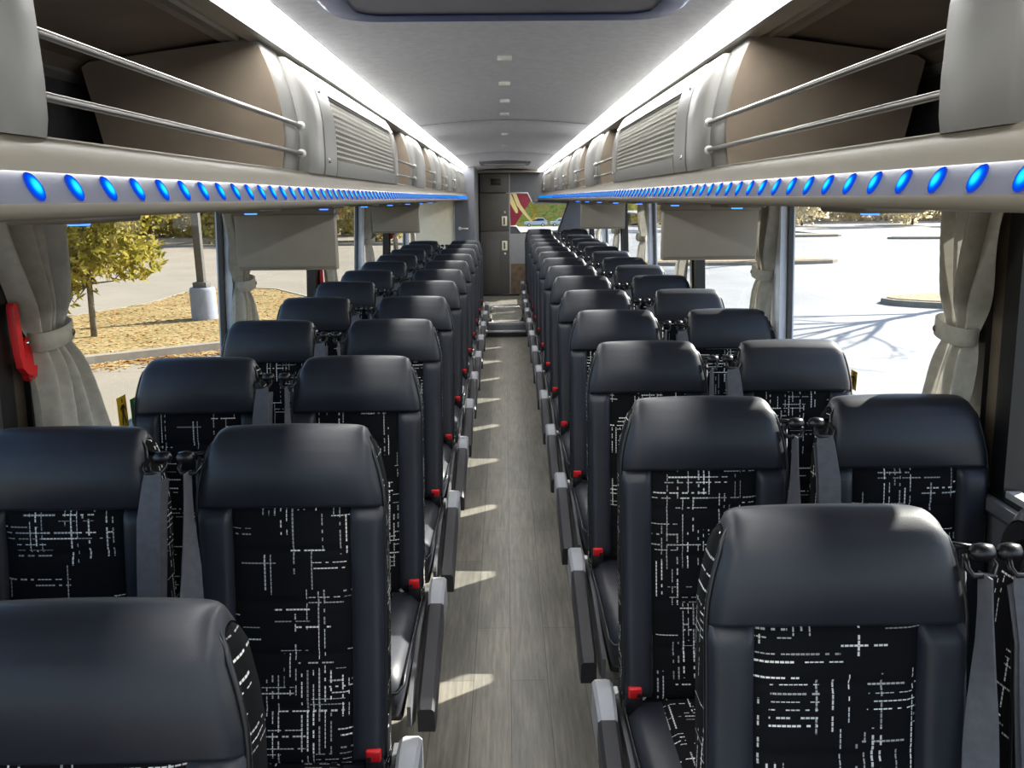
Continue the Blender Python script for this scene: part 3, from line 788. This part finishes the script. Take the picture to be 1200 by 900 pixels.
    cp_ = [(-.19 * math.copysign(1, q) * -1, 0, 0) for q in (1,)]
    pts = [(-.191, y, interp([(-.605, .405), (-.575, .418), (-.52, .42), (-.05, .402)], y)) for y in (-.08, -.2, -.35, -.5, -.57, -.6)] + [(-.178, -.62, .398), (-.1, -.627, .40), (0, -.628, .402)]
    full = pts + [(-x, y, z) for x, y, z in reversed(pts[:-1])]
    P['cushion_piping'] = (MB().tube(full, .004, 6), M['piping'], None, None)
    # frame under the cushion and the leg
    P['seat_frame'] = (MB().rbox((-.18, -.56, .27), (.18, -.03, .325), .012), M['blackplastic'], None, 40)
    lg = MB().loft([[(x * s_, y * s2 - .3, z) for x, y in ((-.04, -.09), (.04, -.09), (.04, .09), (-.04, .09))] for z, s_, s2 in ((0.012, 1.0, 1.9), (.03, .8, 1.6), (.15, .5, .9), (.27, .7, 1.4))])
    lg.rbox((-.05, -.50, .0), (.05, -.10, .014), .004)
    P['leg'] = (lg, M['darkgrey'], None, 40)
    return P
SP = seat_meshes()
for k, (g, mt, uv, sharp) in SP.items():
    if k in ('seat_cushion', 'cushion_panel', 'cushion_piping', 'seat_frame'): g.v = [(a, b, c - .03) for a, b, c in g.v]
    tmp = g.build(k, mt, None, uv=uv, smooth=True, sharp=sharp)
    SEAT_MESH[k] = tmp.data
    bpy.data.objects.remove(tmp)

def seat_part(name, key, parent):
    o = bpy.data.objects.new(name, SEAT_MESH[key]); return link(o, parent)

def side_parts(root, bs, arm, broad):
    """belt on side bs (+1 / -1 along x); arm: side of the armrest or 0"""
    key = (bs, arm, broad)
    def part(name, g, mt, parent, **k):
        return g.build(name, mt, parent, **k)
    bx = bs * .205; by = face_y(1.05) - .005
    # belt guide: a bracket with a knuckle on a pin from the seat's side
    g = MB().tube([(bs * .17, by + .03, 1.062), (bs * .225, by + .01, 1.06)], .005, 8)
    g.lathe([(.004, -.019), (.012, -.014), (.0145, 0), (.012, .014), (.004, .019)], 12, at=(bx + bs * .012, by - .006, 1.062), axis='X')
    g.tube([(bx - .016, by - .010, 1.060), (bx - .020, by - .026, 1.045), (bx - .014, by - .032, 1.036), (bx + .016, by - .032, 1.036), (bx + .024, by - .022, 1.048), (bx + .018, by - .008, 1.062)], .0048, 8)
    bg_ = part('belt_guide', g, M['blackplastic'], root)
    # webbing
    def strip(stations):
        rings = []
        for c, d, wdt in stations:
            c, d = Vector(c), Vector(d).normalized()
            n = Vector((0, -1, 0)) if abs(d.y) < .7 else Vector((1, 0, 0))
            rings.append([c - d * wdt / 2, c + d * wdt / 2, c + d * wdt / 2 + n * .0025, c - d * wdt / 2 + n * .0025])
        return MB().loft(rings)
    zb = .43
    if broad:
        st = [((bx, by - .032, 1.040), (1, -.1, 0), .034), ((bx - bs * .001, by - .038, 1.02), (1, -.12, .02), .042)]
        for k in range(1, 9):
            z = lerp(1.02, zb, k / 8); st.append(((bx - bs * .018 * (k / 8), face_y(z) - .055 - .012 * k / 8, z), (1, -.2 + .15 * math.sin(k * .5), 0), .047 + .003 * math.sin(k)))
        sb = part('seat_belt', strip(st), M['belt'], root, sharp=50)
        st2 = [((c[0] + bs * .012, c[1] + .014, c[2]), (1, .5, 0), wd * .8) for c, d, wd in st[1:]]
        part('belt_fold', strip(st2), M['belt'], sb, sharp=50)
    else:
        st = []
        for k in range(13):
            t = k / 12; z = lerp(1.04, zb, t)
            a = lerp(1.45, .12, smooth01((t - .05) / .6))
            st.append(((bx - bs * .012 * t, face_y(z) - .04 - .02 * t, z), (math.cos(a) * bs, -math.sin(a), 0), lerp(.03, .05, smooth01(t * 1.8))))
        sb = part('seat_belt', strip(st), M['belt'], root, sharp=50)
        g = MB().tube([(bx - bs * .004, by + .012, 1.05), (bx - bs * .006, face_y(.85) - .004, .85), (bx - bs * .01, face_y(.6) - .004, .6)], .003, 6)
        part('belt_cord', g, M['belt'], sb)
    g = MB().rbox((bx - .030, face_y(.45) - .085, .417), (bx + .030, face_y(.45) - .06, .433), .004)
    g.tube([(bx - .034, face_y(.45) - .075, .43), (bx + .034, face_y(.45) - .09, .445)], .005, 8)
    part('belt_tongue', g, M['blackplastic'], root)
    # red buckle, on the other side of the cushion
    ux = -bs * .172
    g = MB().rbox((ux - .019, -.165, .37), (ux + .019, -.135, .43), .005)
    bk = part('belt_buckle', g, M['blackplastic'], root)
    part('release_button', MB().rbox((ux - .016, -.170, .424), (ux + .016, -.138, .452), .004), M['redplastic'], bk)
    part('button_slot', MB().rbox((ux + bs * .004, -.1715, .428), (ux + bs * .014, -.168, .440), .001), M['blackplastic'], bk)
    if arm:
        ax = arm * .240
        hw = .0255
        def slab(pts, w0, w1, x):
            # pts: (y, ztop, zbot)
            return MB().loft([[(x - w_, y, zb_), (x - w_, y, zt - .008), (x - w_ + .008, y, zt), (x + w_ - .008, y, zt), (x + w_, y, zt - .008), (x + w_, y, zb_)] for y, zt, zb_, w_ in pts])
        r = empty('armrest'); r.parent = root
        g = slab([(-.05, .40, .33, hw * .9), (-.075, .415, .32, hw), (-.12, .418, .31, hw), (-.18, .404, .30, hw * .95), (-.205, .39, .29, hw * .9)], 0, 0, ax)
        part('armrest_cap', g, M['greyplastic'], r, sharp=35)
        g = slab([(-.19, .393, .33, hw * .92), (-.21, .391, .318, hw * .96), (-.38, .335, .26, hw * .96), (-.53, .285, .205, hw * .96), (-.552, .272, .205, hw * .9)], 0, 0, ax)
        part('armrest_pad', g, M['padblack'], r, sharp=35)
        # grey trim panel of the seat's aisle side
        sx = arm * .199
        g = MB().loft([[(sx + dx, y, z) for y, z in ((-.02, .36), (-.02, .22), (-.5, .20), (-.58, .24), (-.58, .30), (-.3, .36))] for dx in (-.005, .005)])
        part('side_trim', g, M['darkgrey'], root, smooth=False)

def make_seat(bs, arm, broad):
    r = empty('coach_seat')
    br = seat_part('backrest', 'backrest', r)
    seat_part('headrest', 'headrest', r)
    seat_part('side_bolster', 'side_bolster_l', r); seat_part('side_bolster', 'side_bolster_r', r)
    seat_part('center_panel', 'center_panel', r)
    seat_part('piping', 'piping', br)
    c = seat_part('seat_cushion', 'seat_cushion', r)
    seat_part('cushion_panel', 'cushion_panel', c); seat_part('piping', 'cushion_piping', c)
    fr = seat_part('seat_frame', 'seat_frame', r); seat_part('leg', 'leg', fr)
    side_parts(r, bs, arm, broad)
    r['category'] = 'seat'; r['group'] = 'rows of coach seats'
    return r
KIDS = {}
def copy_tree(o, parent=None):
    c = o.copy(); COL.objects.link(c); c.parent = parent
    for ch in o.children: copy_tree(ch, c)
    return c
PA, PW = .467, .950
RR = [1.145] + [1.08 + .78 * i for i in range(1, 14)]
RL = [.862] + [.87 + .78 * i for i in range(1, 12)]
protos = {}
def place(side, kind, i, y, dx=0, dz=0):
    key = (side, kind)
    if key not in protos:
        # the belt hangs between the two seats of a pair, the armrest on the aisle
        if kind == 'aisle': protos[key] = make_seat(side, -side, False)
        else: protos[key] = make_seat(-side, 0, True)
        o = protos[key]
    else:
        o = copy_tree(protos[key])
    o.location = (side * (PA if kind == 'aisle' else PW) + dx, y, dz)
    o['label'] = 'black leather and patterned fabric %s seat, %s row from the front, %s side' % (kind, ORD[i], 'lavatory' if side < 0 else 'rear window')
for i, y in enumerate(RR):
    dz = 0 if y < 9.3 else .165
    lift = {12: .165, 13: .2}.get(i, dz)
    place(1, 'aisle', i, y, .03 if i == 0 else 0, 0 if i < 12 else (.012 if i == 12 else .058))
    place(1, 'window', i, y, .022 if i == 0 else 0, 0 if i < 12 else (.012 if i == 12 else .058))
for i, y in enumerate(RL):
    place(-1, 'aisle', i, y, -.045 if i == 0 else 0, 0)
    place(-1, 'window', i, y, -.045 if i == 0 else 0, 0)

# ------------------------------------------------------------------ step, hoop and rear end
st = empty('aisle_step', (0, 9.40, 0)); tag(st, 'low step across the aisle with two grey nosings, before the chrome hoop', 'step')
MB().rbox((-.27, -.03, .135), (.27, .03, .163), .004).build('step_nosing', M['greyplastic'], st, sharp=40)
MB().rbox((-.27, -.10, .055), (.27, -.02, .075), .004).build('kick_bar', M['greyplastic'], st, sharp=40)
MB().rbox((-.25, -.03, .0), (.25, .018, .135), .003).build('riser', M['darkgrey'], st, sharp=40)
hp = empty('grab_hoop', (0, 9.52, .16)); tag(hp, 'low chrome hoop rail standing across the aisle above the step', 'grab rail')
pts = [(-.19, 0, 0), (-.19, 0, .12)] + [(-.14 - .05 * math.cos(a), 0, .12 + .05 * math.sin(a)) for a in [PI / 2 * k / 6 for k in range(1, 7)]] + [(.14 + .05 * math.sin(a), 0, .12 + .05 * math.cos(a)) for a in [PI / 2 * k / 6 for k in range(7)]] + [(.19, 0, 0)]
MB().tube(pts, .016, 12).build('hoop_tube', M['steel'], hp)
for s in (-1, 1): MB().lathe([(.03, 0), (.03, .008), (.018, .014)], 16, at=(s * .19, 0, 0)).build('foot_flange', M['blackplastic'], hp)
th = MB().rbox((-.36, 12.06, .16), (.2, 12.10, .19), .006).build('door_sill_bar', M['blackplastic']); tag(th, 'thin dark bar on the floor in front of the lavatory door', 'bar')

# lavatory walls
struct(MB().box((-1.17, 10.6, 0), (-.665, 10.64, 2.08)).build('wall_lavatory', M['cream'], smooth=False))
struct(MB().box((-.665, 10.59, 0), (-.395, 10.64, 2.08)).build('wall_lavatory_front', M['midgrey'], smooth=False))
struct(MB().box((-.42, 10.64, 0), (-.395, YB, 2.08)).build('wall_lavatory_side', M['darkgrey'], smooth=False))
struct(MB().rbox((-.675, 10.575, .3), (-.655, 10.6, 2.05), .006).build('trim_6', M['lightgrey']))
lh = empty('lever_handle', (-.59, 10.575, 1.215)); tag(lh, 'white lever handle on the grey lavatory front wall', 'handle')
MB().lathe([(.022, .014), (.022, -.01), (.014, -.016)], 16, axis='Y').build('rose', M['white'], lh)
MB().tube([(0, -.012, 0), (0, -.03, 0), (.02, -.034, 0), (.11, -.03, -.002)], .008, 10).build('lever', M['white'], lh)

ld = empty('lavatory_door', (-.16, 12.2, .16)); tag(ld, 'dark grey lavatory door facing down the aisle with two cream pulls', 'door')
MB().rbox((-.215, 0, .0), (.215, .035, .945), .004).build('lower_panel', M['door'], ld, sharp=40)
MB().rbox((-.215, 0, .955), (.215, .035, 1.50), .004).build('upper_panel', M['door'], ld, sharp=40)
MB().rbox((-.215, -.002, 1.51), (.215, .035, 1.79), .02).build('header_panel', M['door'], ld, sharp=40)
MB().rbox((-.15, -.006, .02), (.06, .004, .82), .003).build('inset_panel', M['door'], ld, sharp=40)
MB().rbox((-.05, -.016, 1.62), (.10, .004, 1.715), .012).build('dark_vent', M['black'], ld, sharp=40)
for z in (1.10, .74):
    q = MB().rbox((.105, -.014, z - .07), (.185, .004, z + .07), .01).build('pull', M['cream'], ld, sharp=40)
    MB().rbox((.13, -.018, z - .05), (.155, -.012, z + .05), .004).build('pull_recess', M['bronze'], q)
for z in (1.23, .62):
    MB().lathe([(.003, -.012), (.014, -.01), (.016, 0)], 14, at=(.15, 0, z), axis='Y').build('lock', M['white'], ld)
MB().rbox((-.262, -.02, .7), (-.245, .01, 1.45), .004).build('edge_handle', M['white'], ld)

# rear wall with the slanted window opening
WIN = [(.02, 1.665), (.335, 1.665), (.41, 1.518), (.93, 1.51), (.785, 1.105), (.225, 1.09), (.165, 1.18), (.02, 1.185)]
outer = [(-.42, .16), (1.17, .16), (1.17, 2.1), (-.42, 2.1)]
bm = bmesh.new()
vo = [bm.verts.new((x, 12.30, z)) for x, z in outer]; vi = [bm.verts.new((x, 12.30, z)) for x, z in WIN]
eds = [bm.edges.new((L[i], L[(i + 1) % len(L)])) for L in (vo, vi) for i in range(len(L))]
bmesh.ops.triangle_fill(bm, use_beauty=True, edges=eds)
# drop faces inside the opening, if any
def inside(p):
    c = False; j = len(WIN) - 1
    for i in range(len(WIN)):
        (xi, zi), (xj, zj) = WIN[i], WIN[j]
        if (zi > p[1]) != (zj > p[1]) and p[0] < (xj - xi) * (p[1] - zi) / (zj - zi) + xi: c = not c
        j = i
    return c
bad = [f for f in bm.faces if inside((f.calc_center_median().x, f.calc_center_median().z))]
bmesh.ops.delete(bm, geom=bad, context='FACES')
bmesh.ops.recalc_face_normals(bm, faces=bm.faces)
me = bpy.data.meshes.new('wall_rear'); bm.to_mesh(me); bm.free(); me.materials.append(M['darkgrey'])
struct(link(bpy.data.objects.new('wall_rear', me)))
rw = empty('window_%d' % (wn + 1)); struct(rw)
mk('pane', [(x, 12.305, z) for x, z in WIN], [tuple(range(len(WIN)))], M['glass'], rw, smooth=False)
fr_pts = [(x, 12.288, z) for x, z in WIN]
MB().tube(fr_pts, .012, 8, closed=True).build('window_frame', M['white'], rw)
struct(MB().box((.06, 12.285, .62), (.50, 12.30, 1.07)).build('panel_rear', M['lightgrey'], smooth=False))
struct(MB().box((.06, 12.275, .16), (.50, 12.298, .615)).build('panel_rear_wood', M['wood'], smooth=False))
struct(MB().box((.055, 12.26, .16), (.075, 12.30, 1.98)).build('trim_7', M['lightgrey'], smooth=False))
struct(MB().prism_y([(.80, 1.10), (.955, 1.53), (1.15, 1.53), (1.15, 1.10)], 12.22, 12.28).build('panel_rear_side', M['midgrey'], smooth=False))
struct(MB().box((.42, 12.1, 1.535), (1.15, 12.29, 1.58)).build('trim_8', M['darkgrey'], smooth=False))
# vinyl graphic on the rear glass: maroon corner with cream swooshes
gr = empty('window_graphic', (0, 12.300, 1.3)); tag(gr, 'maroon vinyl graphic with cream swooshes on the rear window', 'window graphic')
def flat(name, pts, y, mt):
    return mk(name, [(x, y, z - 1.3) for x, z in pts], [tuple(range(len(pts)))], mt, gr, smooth=False)
flat('maroon_field', [(.025, 1.66), (.335, 1.66), (.385, 1.56), (.14, 1.19), (.025, 1.19)], -.001, M['maroon'])
flat('cream_swoosh', [(.105, 1.66), (.165, 1.66), (.23, 1.50), (.33, 1.36), (.42, 1.245), (.39, 1.235), (.26, 1.37), (.17, 1.49)], -.004, M['creamvinyl'])
flat('cream_swoosh', [(.03, 1.66), (.085, 1.66), (.13, 1.56), (.19, 1.42), (.19, 1.375), (.16, 1.37), (.11, 1.45), (.06, 1.55)], -.004, M['creamvinyl'])
flat('cream_swoosh', [(.025, 1.52), (.05, 1.45), (.075, 1.33), (.08, 1.19), (.04, 1.19), (.028, 1.3)], -.004, M['creamvinyl'])
flat('yellow_squiggle', [(.37, 1.47), (.43, 1.475), (.42, 1.44), (.48, 1.40), (.50, 1.37), (.44, 1.33), (.45, 1.27), (.38, 1.265), (.37, 1.30), (.42, 1.30), (.41, 1.35), (.46, 1.38), (.40, 1.42)], -.002, M['yellowvinyl'])

# ------------------------------------------------------------------ outside: ground
def slab(name, pts, z0, z1, mat, kind='structure', **k):
    n = len(pts)
    o = mk(name, [(x, y, z0) for x, y in pts] + [(x, y, z1) for x, y in pts], [tuple(range(n - 1, -1, -1)), tuple(range(n, 2 * n))] + [(i, (i + 1) % n, n + (i + 1) % n, n + i) for i in range(n)], mat, smooth=False)
    if kind: o['kind'] = kind
    return o
slab('ground_left', [(-200, -60), (0, -60), (0, 62), (-200, 62)], GZ - .3, GZ, M['concrete'])
slab('ground_right', [(0, -60), (200, -60), (200, 62), (0, 62)], GZ - .3, GZ, M['glareconcrete'])
slab('ground_left_far', [(-200, 62), (-6, 62), (-6, 300), (-200, 300)], GZ - .3, GZ, M['concrete'])
slab('ground_right_far', [(24, 62), (200, 62), (200, 300), (24, 300)], GZ - .3, GZ, M['glareconcrete'])
struct(mk('road_rear', [(-6, 62, GZ), (24, 62, GZ), (24, 172, -4.2), (-6, 172, -4.2)], [(0, 1, 2, 3)], M['glareconcrete'], smooth=False))

# grassed island with a kerb on the lamp post's side
ISL = [(-16, 7.6), (-11, 11.6), (-7.5, 14.35), (-5.5, 15.75), (-3.7, 17.4), (-3.6, 19.2), (-5.2, 22.3), (-7.2, 25.2), (-9.0, 25.9), (-9.8, 24.6), (-9.75, 22), (-10.6, 19.6), (-14, 17.2), (-20, 15)]
def offset(pts, d):
    out = []; n = len(pts)
    for i in range(n):
        a, b, c = Vector(pts[i - 1]), Vector(pts[i]), Vector(pts[(i + 1) % n])
        n1 = Vector(((b - a).y, -(b - a).x)).normalized(); n2 = Vector(((c - b).y, -(c - b).x)).normalized()
        m = (n1 + n2).normalized(); out.append(tuple(b + m * d / max(.4, m.dot(n1))))
    return out
def island(pts, kerb_name, bed_name, bed_mat, label):
    o_ = offset(pts, .16)
    n = len(pts)
    vs = [(x, y, GZ) for x, y in o_] + [(x, y, GZ + .14) for x, y in offset(pts, .14)] + [(x, y, GZ + .15) for x, y in pts] + [(x, y, GZ) for x, y in pts]
    fs = [(j * n + i, j * n + (i + 1) % n, (j + 1) * n + (i + 1) % n, (j + 1) * n + i) for j in range(3) for i in range(n)]
    kb = mk(kerb_name, vs, fs, M['kerb'], smooth=False); kb['kind'] = 'structure'
    return kb
island(ISL, 'kerb', 'bed', M['grass'], '')
gb = slab('lawn', ISL, GZ - .02, GZ + .13, M['grass'])
# fallen leaves in the gutter and on the lawn
rng = random.Random(3)
def leaf_cloud(n, gen, size, name, mat, parent=None, lay=0.0, aspect=2.2):
    vs, fs = [], []
    for _ in range(n):
        p = gen()
        d = Vector((rng.gauss(0, 1), rng.gauss(0, 1), rng.gauss(0, 1) * (1 - lay))).normalized()
        e = d.cross(Vector((rng.gauss(0, 1), rng.gauss(0, 1), rng.gauss(0, 1) if lay < .5 else rng.gauss(0, .1)))).normalized()
        if lay > .5: e = d.cross(Vector((rng.gauss(0, .15), rng.gauss(0, .15), 1))).normalized()
        s = size * rng.uniform(.6, 1.3); b = len(vs); p = Vector(p)
        vs += [p - d * s * .5, p + e * s / aspect * .5, p + d * s * .5, p - e * s / aspect * .5]
        fs.append((b, b + 1, b + 2, b + 3))
    return mk(name, vs, fs, mat, parent, smooth=False)
def gut():
    t = rng.random(); i = rng.randrange(4); a, b = ISL[i], ISL[i + 1]
    n = Vector((b[1] - a[1], -(b[0] - a[0]))).normalized(); d = .2 + abs(rng.gauss(0, .33))
    return (lerp(a[0], b[0], t) + n.x * d, lerp(a[1], b[1], t) + n.y * d, GZ + .012)
M['dryleaf'] = mat_leaves('dry_leaves', [srgb(128, 92, 56), srgb(158, 124, 78), srgb(174, 152, 112)], .1)
o = leaf_cloud(3000, gut, .10, 'fallen_leaves', M['dryleaf'], lay=.9, aspect=1.5); tag(o, 'dry fallen leaves in the gutter along the lawn kerb', 'leaves', kind='stuff')
def lawnpt():
    while True:
        x, y = rng.uniform(-13, -3.6), rng.uniform(10, 25.5)
        c = False; j = len(ISL) - 1
        for i in range(len(ISL)):
            (xi, zi), (xj, zj) = ISL[i], ISL[j]
            if (zi > y) != (zj > y) and x < (xj - xi) * (y - zi) / (zj - zi) + xi: c = not c
            j = i
        if c: return (x, y, GZ + .145)
o = leaf_cloud(5000, lawnpt, .09, 'lawn_leaves', M['dryleaf'], lay=.9, aspect=1.5); tag(o, 'dry fallen leaves scattered over the lawn by the lamp post', 'leaves', kind='stuff')

# lamp post
lp = empty('lamp_post', (-7.12, 18.88, GZ + .1)); tag(lp, 'grey lamp post on a thick pale concrete base, outside on the lawn', 'lamp post')
MB().lathe([(.29, 0), (.29, .70), (.275, .76), (.26, .775)], 32).build('base', M['lampbase'], lp, sharp=40)
MB().rbox((-.16, -.16, .775), (.16, .16, .90), .012).build('base_cover', M['lampgrey'], lp, sharp=40)
MB().rbox((-.085, -.085, .90), (.085, .085, 7.2), .012).build('pole', M['lampgrey'], lp, sharp=40)
MB().rbox((-.1, -.9, 7.05), (.1, .9, 7.2), .03).build('lamp_arm', M['lampgrey'], lp, sharp=40)

# trees
def blob_gen(clumps):
    def gen():
        c, r = rng.choice(clumps); v = Vector((rng.gauss(0, 1), rng.gauss(0, 1), rng.gauss(0, 1))).normalized() * (rng.random() ** .5)
        return (c[0] + v.x * r, c[1] + v.y * r, c[2] + v.z * r * .8)
    return gen
def tree_meshes(hgt, rad, n_leaves, leaf, leaf_mat, bark, crown_low, seed, aspect=2.2):
    global rng
    rng = random.Random(seed)
    g = MB(); g.tube([(0, 0, 0), (.03, .02, hgt * .3), (-.03, .05, hgt * .65), (0, 0, hgt * .9)], [.05 * hgt / 5 + .02, .045 * hgt / 5 + .012, .03 * hgt / 5, .012], 10)
    clumps = []
    for k in range(26):
        z = lerp(crown_low, hgt, (k + .5) / 26); t = (z - crown_low) / (hgt - crown_low)
        rr = rad * (math.sin(PI * (.12 + .82 * t)) ** .7) * rng.uniform(.55, 1.0); a = rng.uniform(0, 2 * PI)
        c = (math.cos(a) * rr * .72, math.sin(a) * rr * .72, z)
        clumps.append((c, rad * rng.uniform(.28, .46)))
        g.tube([(0, 0, max(crown_low * .95, z - rad * .8)), (c[0] * .5, c[1] * .5, z - rad * .25), c], [.018 * hgt / 5 + .004, .012 * hgt / 5 + .003, .004], 5)
    lv = leaf_cloud(n_leaves, blob_gen(clumps), leaf, 'foliage', leaf_mat, aspect=aspect)
    tr = g.build('trunk', bark)
    a, b = tr.data, lv.data
    bpy.data.objects.remove(tr); bpy.data.objects.remove(lv)
    return a, b
def tree(name, meshes, loc, label, group=None, s=1.0, rz=0.0):
    r = empty(name, loc); r.scale = (s, s, s); r.rotation_euler = (0, 0, rz); tag(r, label, 'tree', group)
    link(bpy.data.objects.new('trunk', meshes[0]), r); link(bpy.data.objects.new('foliage', meshes[1]), r)
    return r
near = tree_meshes(4.6, 1.95, 11000, .21, M['leafy'], M['bark'], 1.15, 11, 2.6)
tree('young_tree', near, (-8.52, 16.45, GZ + .12), 'young yellow-green leafy tree with a slim pale trunk on the lawn')
far1 = tree_meshes(9, 4.2, 9000, .42, M['olive'], M['darkbark'], .5, 21, 1.7)
far2 = tree_meshes(7.5, 4.0, 9000, .38, M['olive'], M['darkbark'], .3, 31, 1.7)
dull1 = tree_meshes(10, 4.2, 6500, .42, M['dull'], M['darkbark'], .8, 41, 1.7)
rng = random.Random(5)
k = 0
LW = ['olive bushy tree with full crown', 'lower olive tree with wide crown']
for i in range(6):
    x = -57 + 9.6 * i; y = 56.5 + rng.uniform(-1, 1)
    tree('treeline_tree', (far1, far2)[i % 2], (x, y, GZ), 'olive-yellow tree in the line beyond the lot on the lamp post side', 'trees beyond the lot on the lamp post side', rng.uniform(.85, 1.0), rng.uniform(0, 6))
for i in range(8):
    x = 19 + 10.2 * i + rng.uniform(-.4, .4); y = 80 - .5 * i
    tree('far_tree', dull1, (x, y, GZ), 'dull grey-green tree in the hazy line beyond the bright lot', 'trees beyond the bright lot', rng.uniform(.85, 1.0), rng.uniform(0, 6))
def hedgepts(x0, x1, y, h):
    return lambda: (rng.uniform(x0, x1), y + rng.gauss(0, .8), GZ + h * rng.random())
o = leaf_cloud(42000, hedgepts(-70, -8, 67, 9.5), .6, 'undergrowth', M['olive'], aspect=1.7); tag(o, 'dense yellow-green undergrowth along the far edge of the lot, lamp post side', 'undergrowth', kind='stuff')
o = leaf_cloud(48000, hedgepts(16, 112, 93, 10), .8, 'undergrowth', M['dull'], aspect=1.7); tag(o, 'grey-brown undergrowth along the far edge of the bright lot', 'undergrowth', kind='stuff')

struct(MB().box((-64, 51.6, GZ - .05), (-6, 51.85, GZ + .16)).build('kerb', M['kerb'], smooth=False))
# bare trees on the bright side: they throw the branching shadows
def bare_tree(loc, h, seed, label):
    rg = random.Random(seed); r = empty('bare_tree', loc); tag(r, label, 'tree')
    g = MB()
    def branch(p, d, L, rad, lev):
        q = p + d * L * .5 + Vector((rg.gauss(0, .04), rg.gauss(0, .04), 0)) * L; e = p + d * L
        g.tube([p, q, e], [rad, rad * .8, rad * .55], 6 if lev < 2 else 4)
        if lev >= 5: return
        for _ in range(3 if lev else 7):
            nd = (d + Vector((rg.gauss(0, .7), rg.gauss(0, .7), rg.gauss(.10, .3)))).normalized()
            branch(p + d * L * rg.uniform(.55, 1), nd, L * rg.uniform(.5, .75), rad * .5, lev + 1)
    branch(Vector((0, 0, 0)), Vector((0, 0, 1)), h * .42, h * .018, 0)
    g.build('trunk', M['darkbark'], r)
bare_tree((13.4, 21.4, GZ + .1), 9, 3, 'bare branching tree on the kerbed island, hidden mostly behind the curtain')
bare_tree((11.9, 35.0, GZ + .1), 9, 8, 'bare branching tree on the far kerbed island, behind the second curtain')

def blob(cx, cy_, rx, ry, n=20, a=0.0):
    return [(cx + rx * math.cos(t) * math.cos(a) - ry * math.sin(t) * math.sin(a), cy_ + rx * math.cos(t) * math.sin(a) + ry * math.sin(t) * math.cos(a)) for t in [2 * PI * k / n for k in range(n)]]
for nm, B_ in (('near', blob(13.6, 21.0, 3.4, 1.15, a=-.12)), ('mid', blob(9.0, 35.0, 5.2, .9, a=0)), ('strip', blob(20.0, 57.6, 3.6, .5)), ('strip', blob(30.2, 53.4, 4.8, .5))):
    island(B_, 'kerb', '', None, ''); slab('planting_bed', B_, GZ - .02, GZ + .17, M['mulch'])

# rear: grass bank and a parked car
bmk = MB().grid(lambda s, t: (lerp(-40, 60, s), 176 + 14 * t, -4.3 + 12 * t + .3 * math.sin(9 * s + 5 * t)), 30, 10)
struct(bmk.build('hill', M['green']))
car = empty('parked_car', (6.2, 166, -4.05)); tag(car, 'silver sport utility car parked in front of the green bank, through the rear window', 'car')
# side profile extruded across, narrower at the roof
prof = [(-2.35, .45), (-2.38, .75), (-2.25, .98), (-1.25, 1.08), (-.55, 1.62), (.1, 1.74), (1.5, 1.72), (2.1, 1.25), (2.3, 1.1), (2.36, .6), (2.3, .42)]
def carring(w_, f): return [(x * 1.0, w_ * (1 if z < 1.12 else f), z) for x, z in prof]
g = MB().loft([carring(-.92, .80), carring(-.80, .85) if False else carring(-.9, .8), carring(.9, .8), carring(.92, .8)])
g.build('car_body', M['carsilver'], car, sharp=30)
for s in (-1, 1):
    f = mk('side_glass', [(x, s * (.93 - .17 * smooth01((z - 1.08) / .5)), z) for x, z in ((-1.0, 1.14), (-.48, 1.56), (.1, 1.66), (1.4, 1.64), (1.85, 1.2), (.4, 1.14))], [(0, 1, 2, 3, 4, 5)], M['carglass'], car, smooth=False)
    for x in (-1.42, 1.42):
        wl = MB().lathe([(.22, -.11), (.33, -.10), (.35, -.05), (.35, .05), (.33, .10), (.22, .11)], 20, at=(x, s * .83, .35), axis='Y').build('wheel', M['rubber'], car, sharp=40)
        MB().lathe([(.05, -.125), (.20, -.12), (.21, 0), (.2, .12), (.05, .125)], 16, at=(x, s * .83, .35), axis='Y').build('hub', M['steel'], wl, sharp=40)
car2 = copy_tree(car); car2.location = (11.6, 169, -4.13); car2['label'] = 'second silver car, mostly cut off by the slanted edge of the rear window'
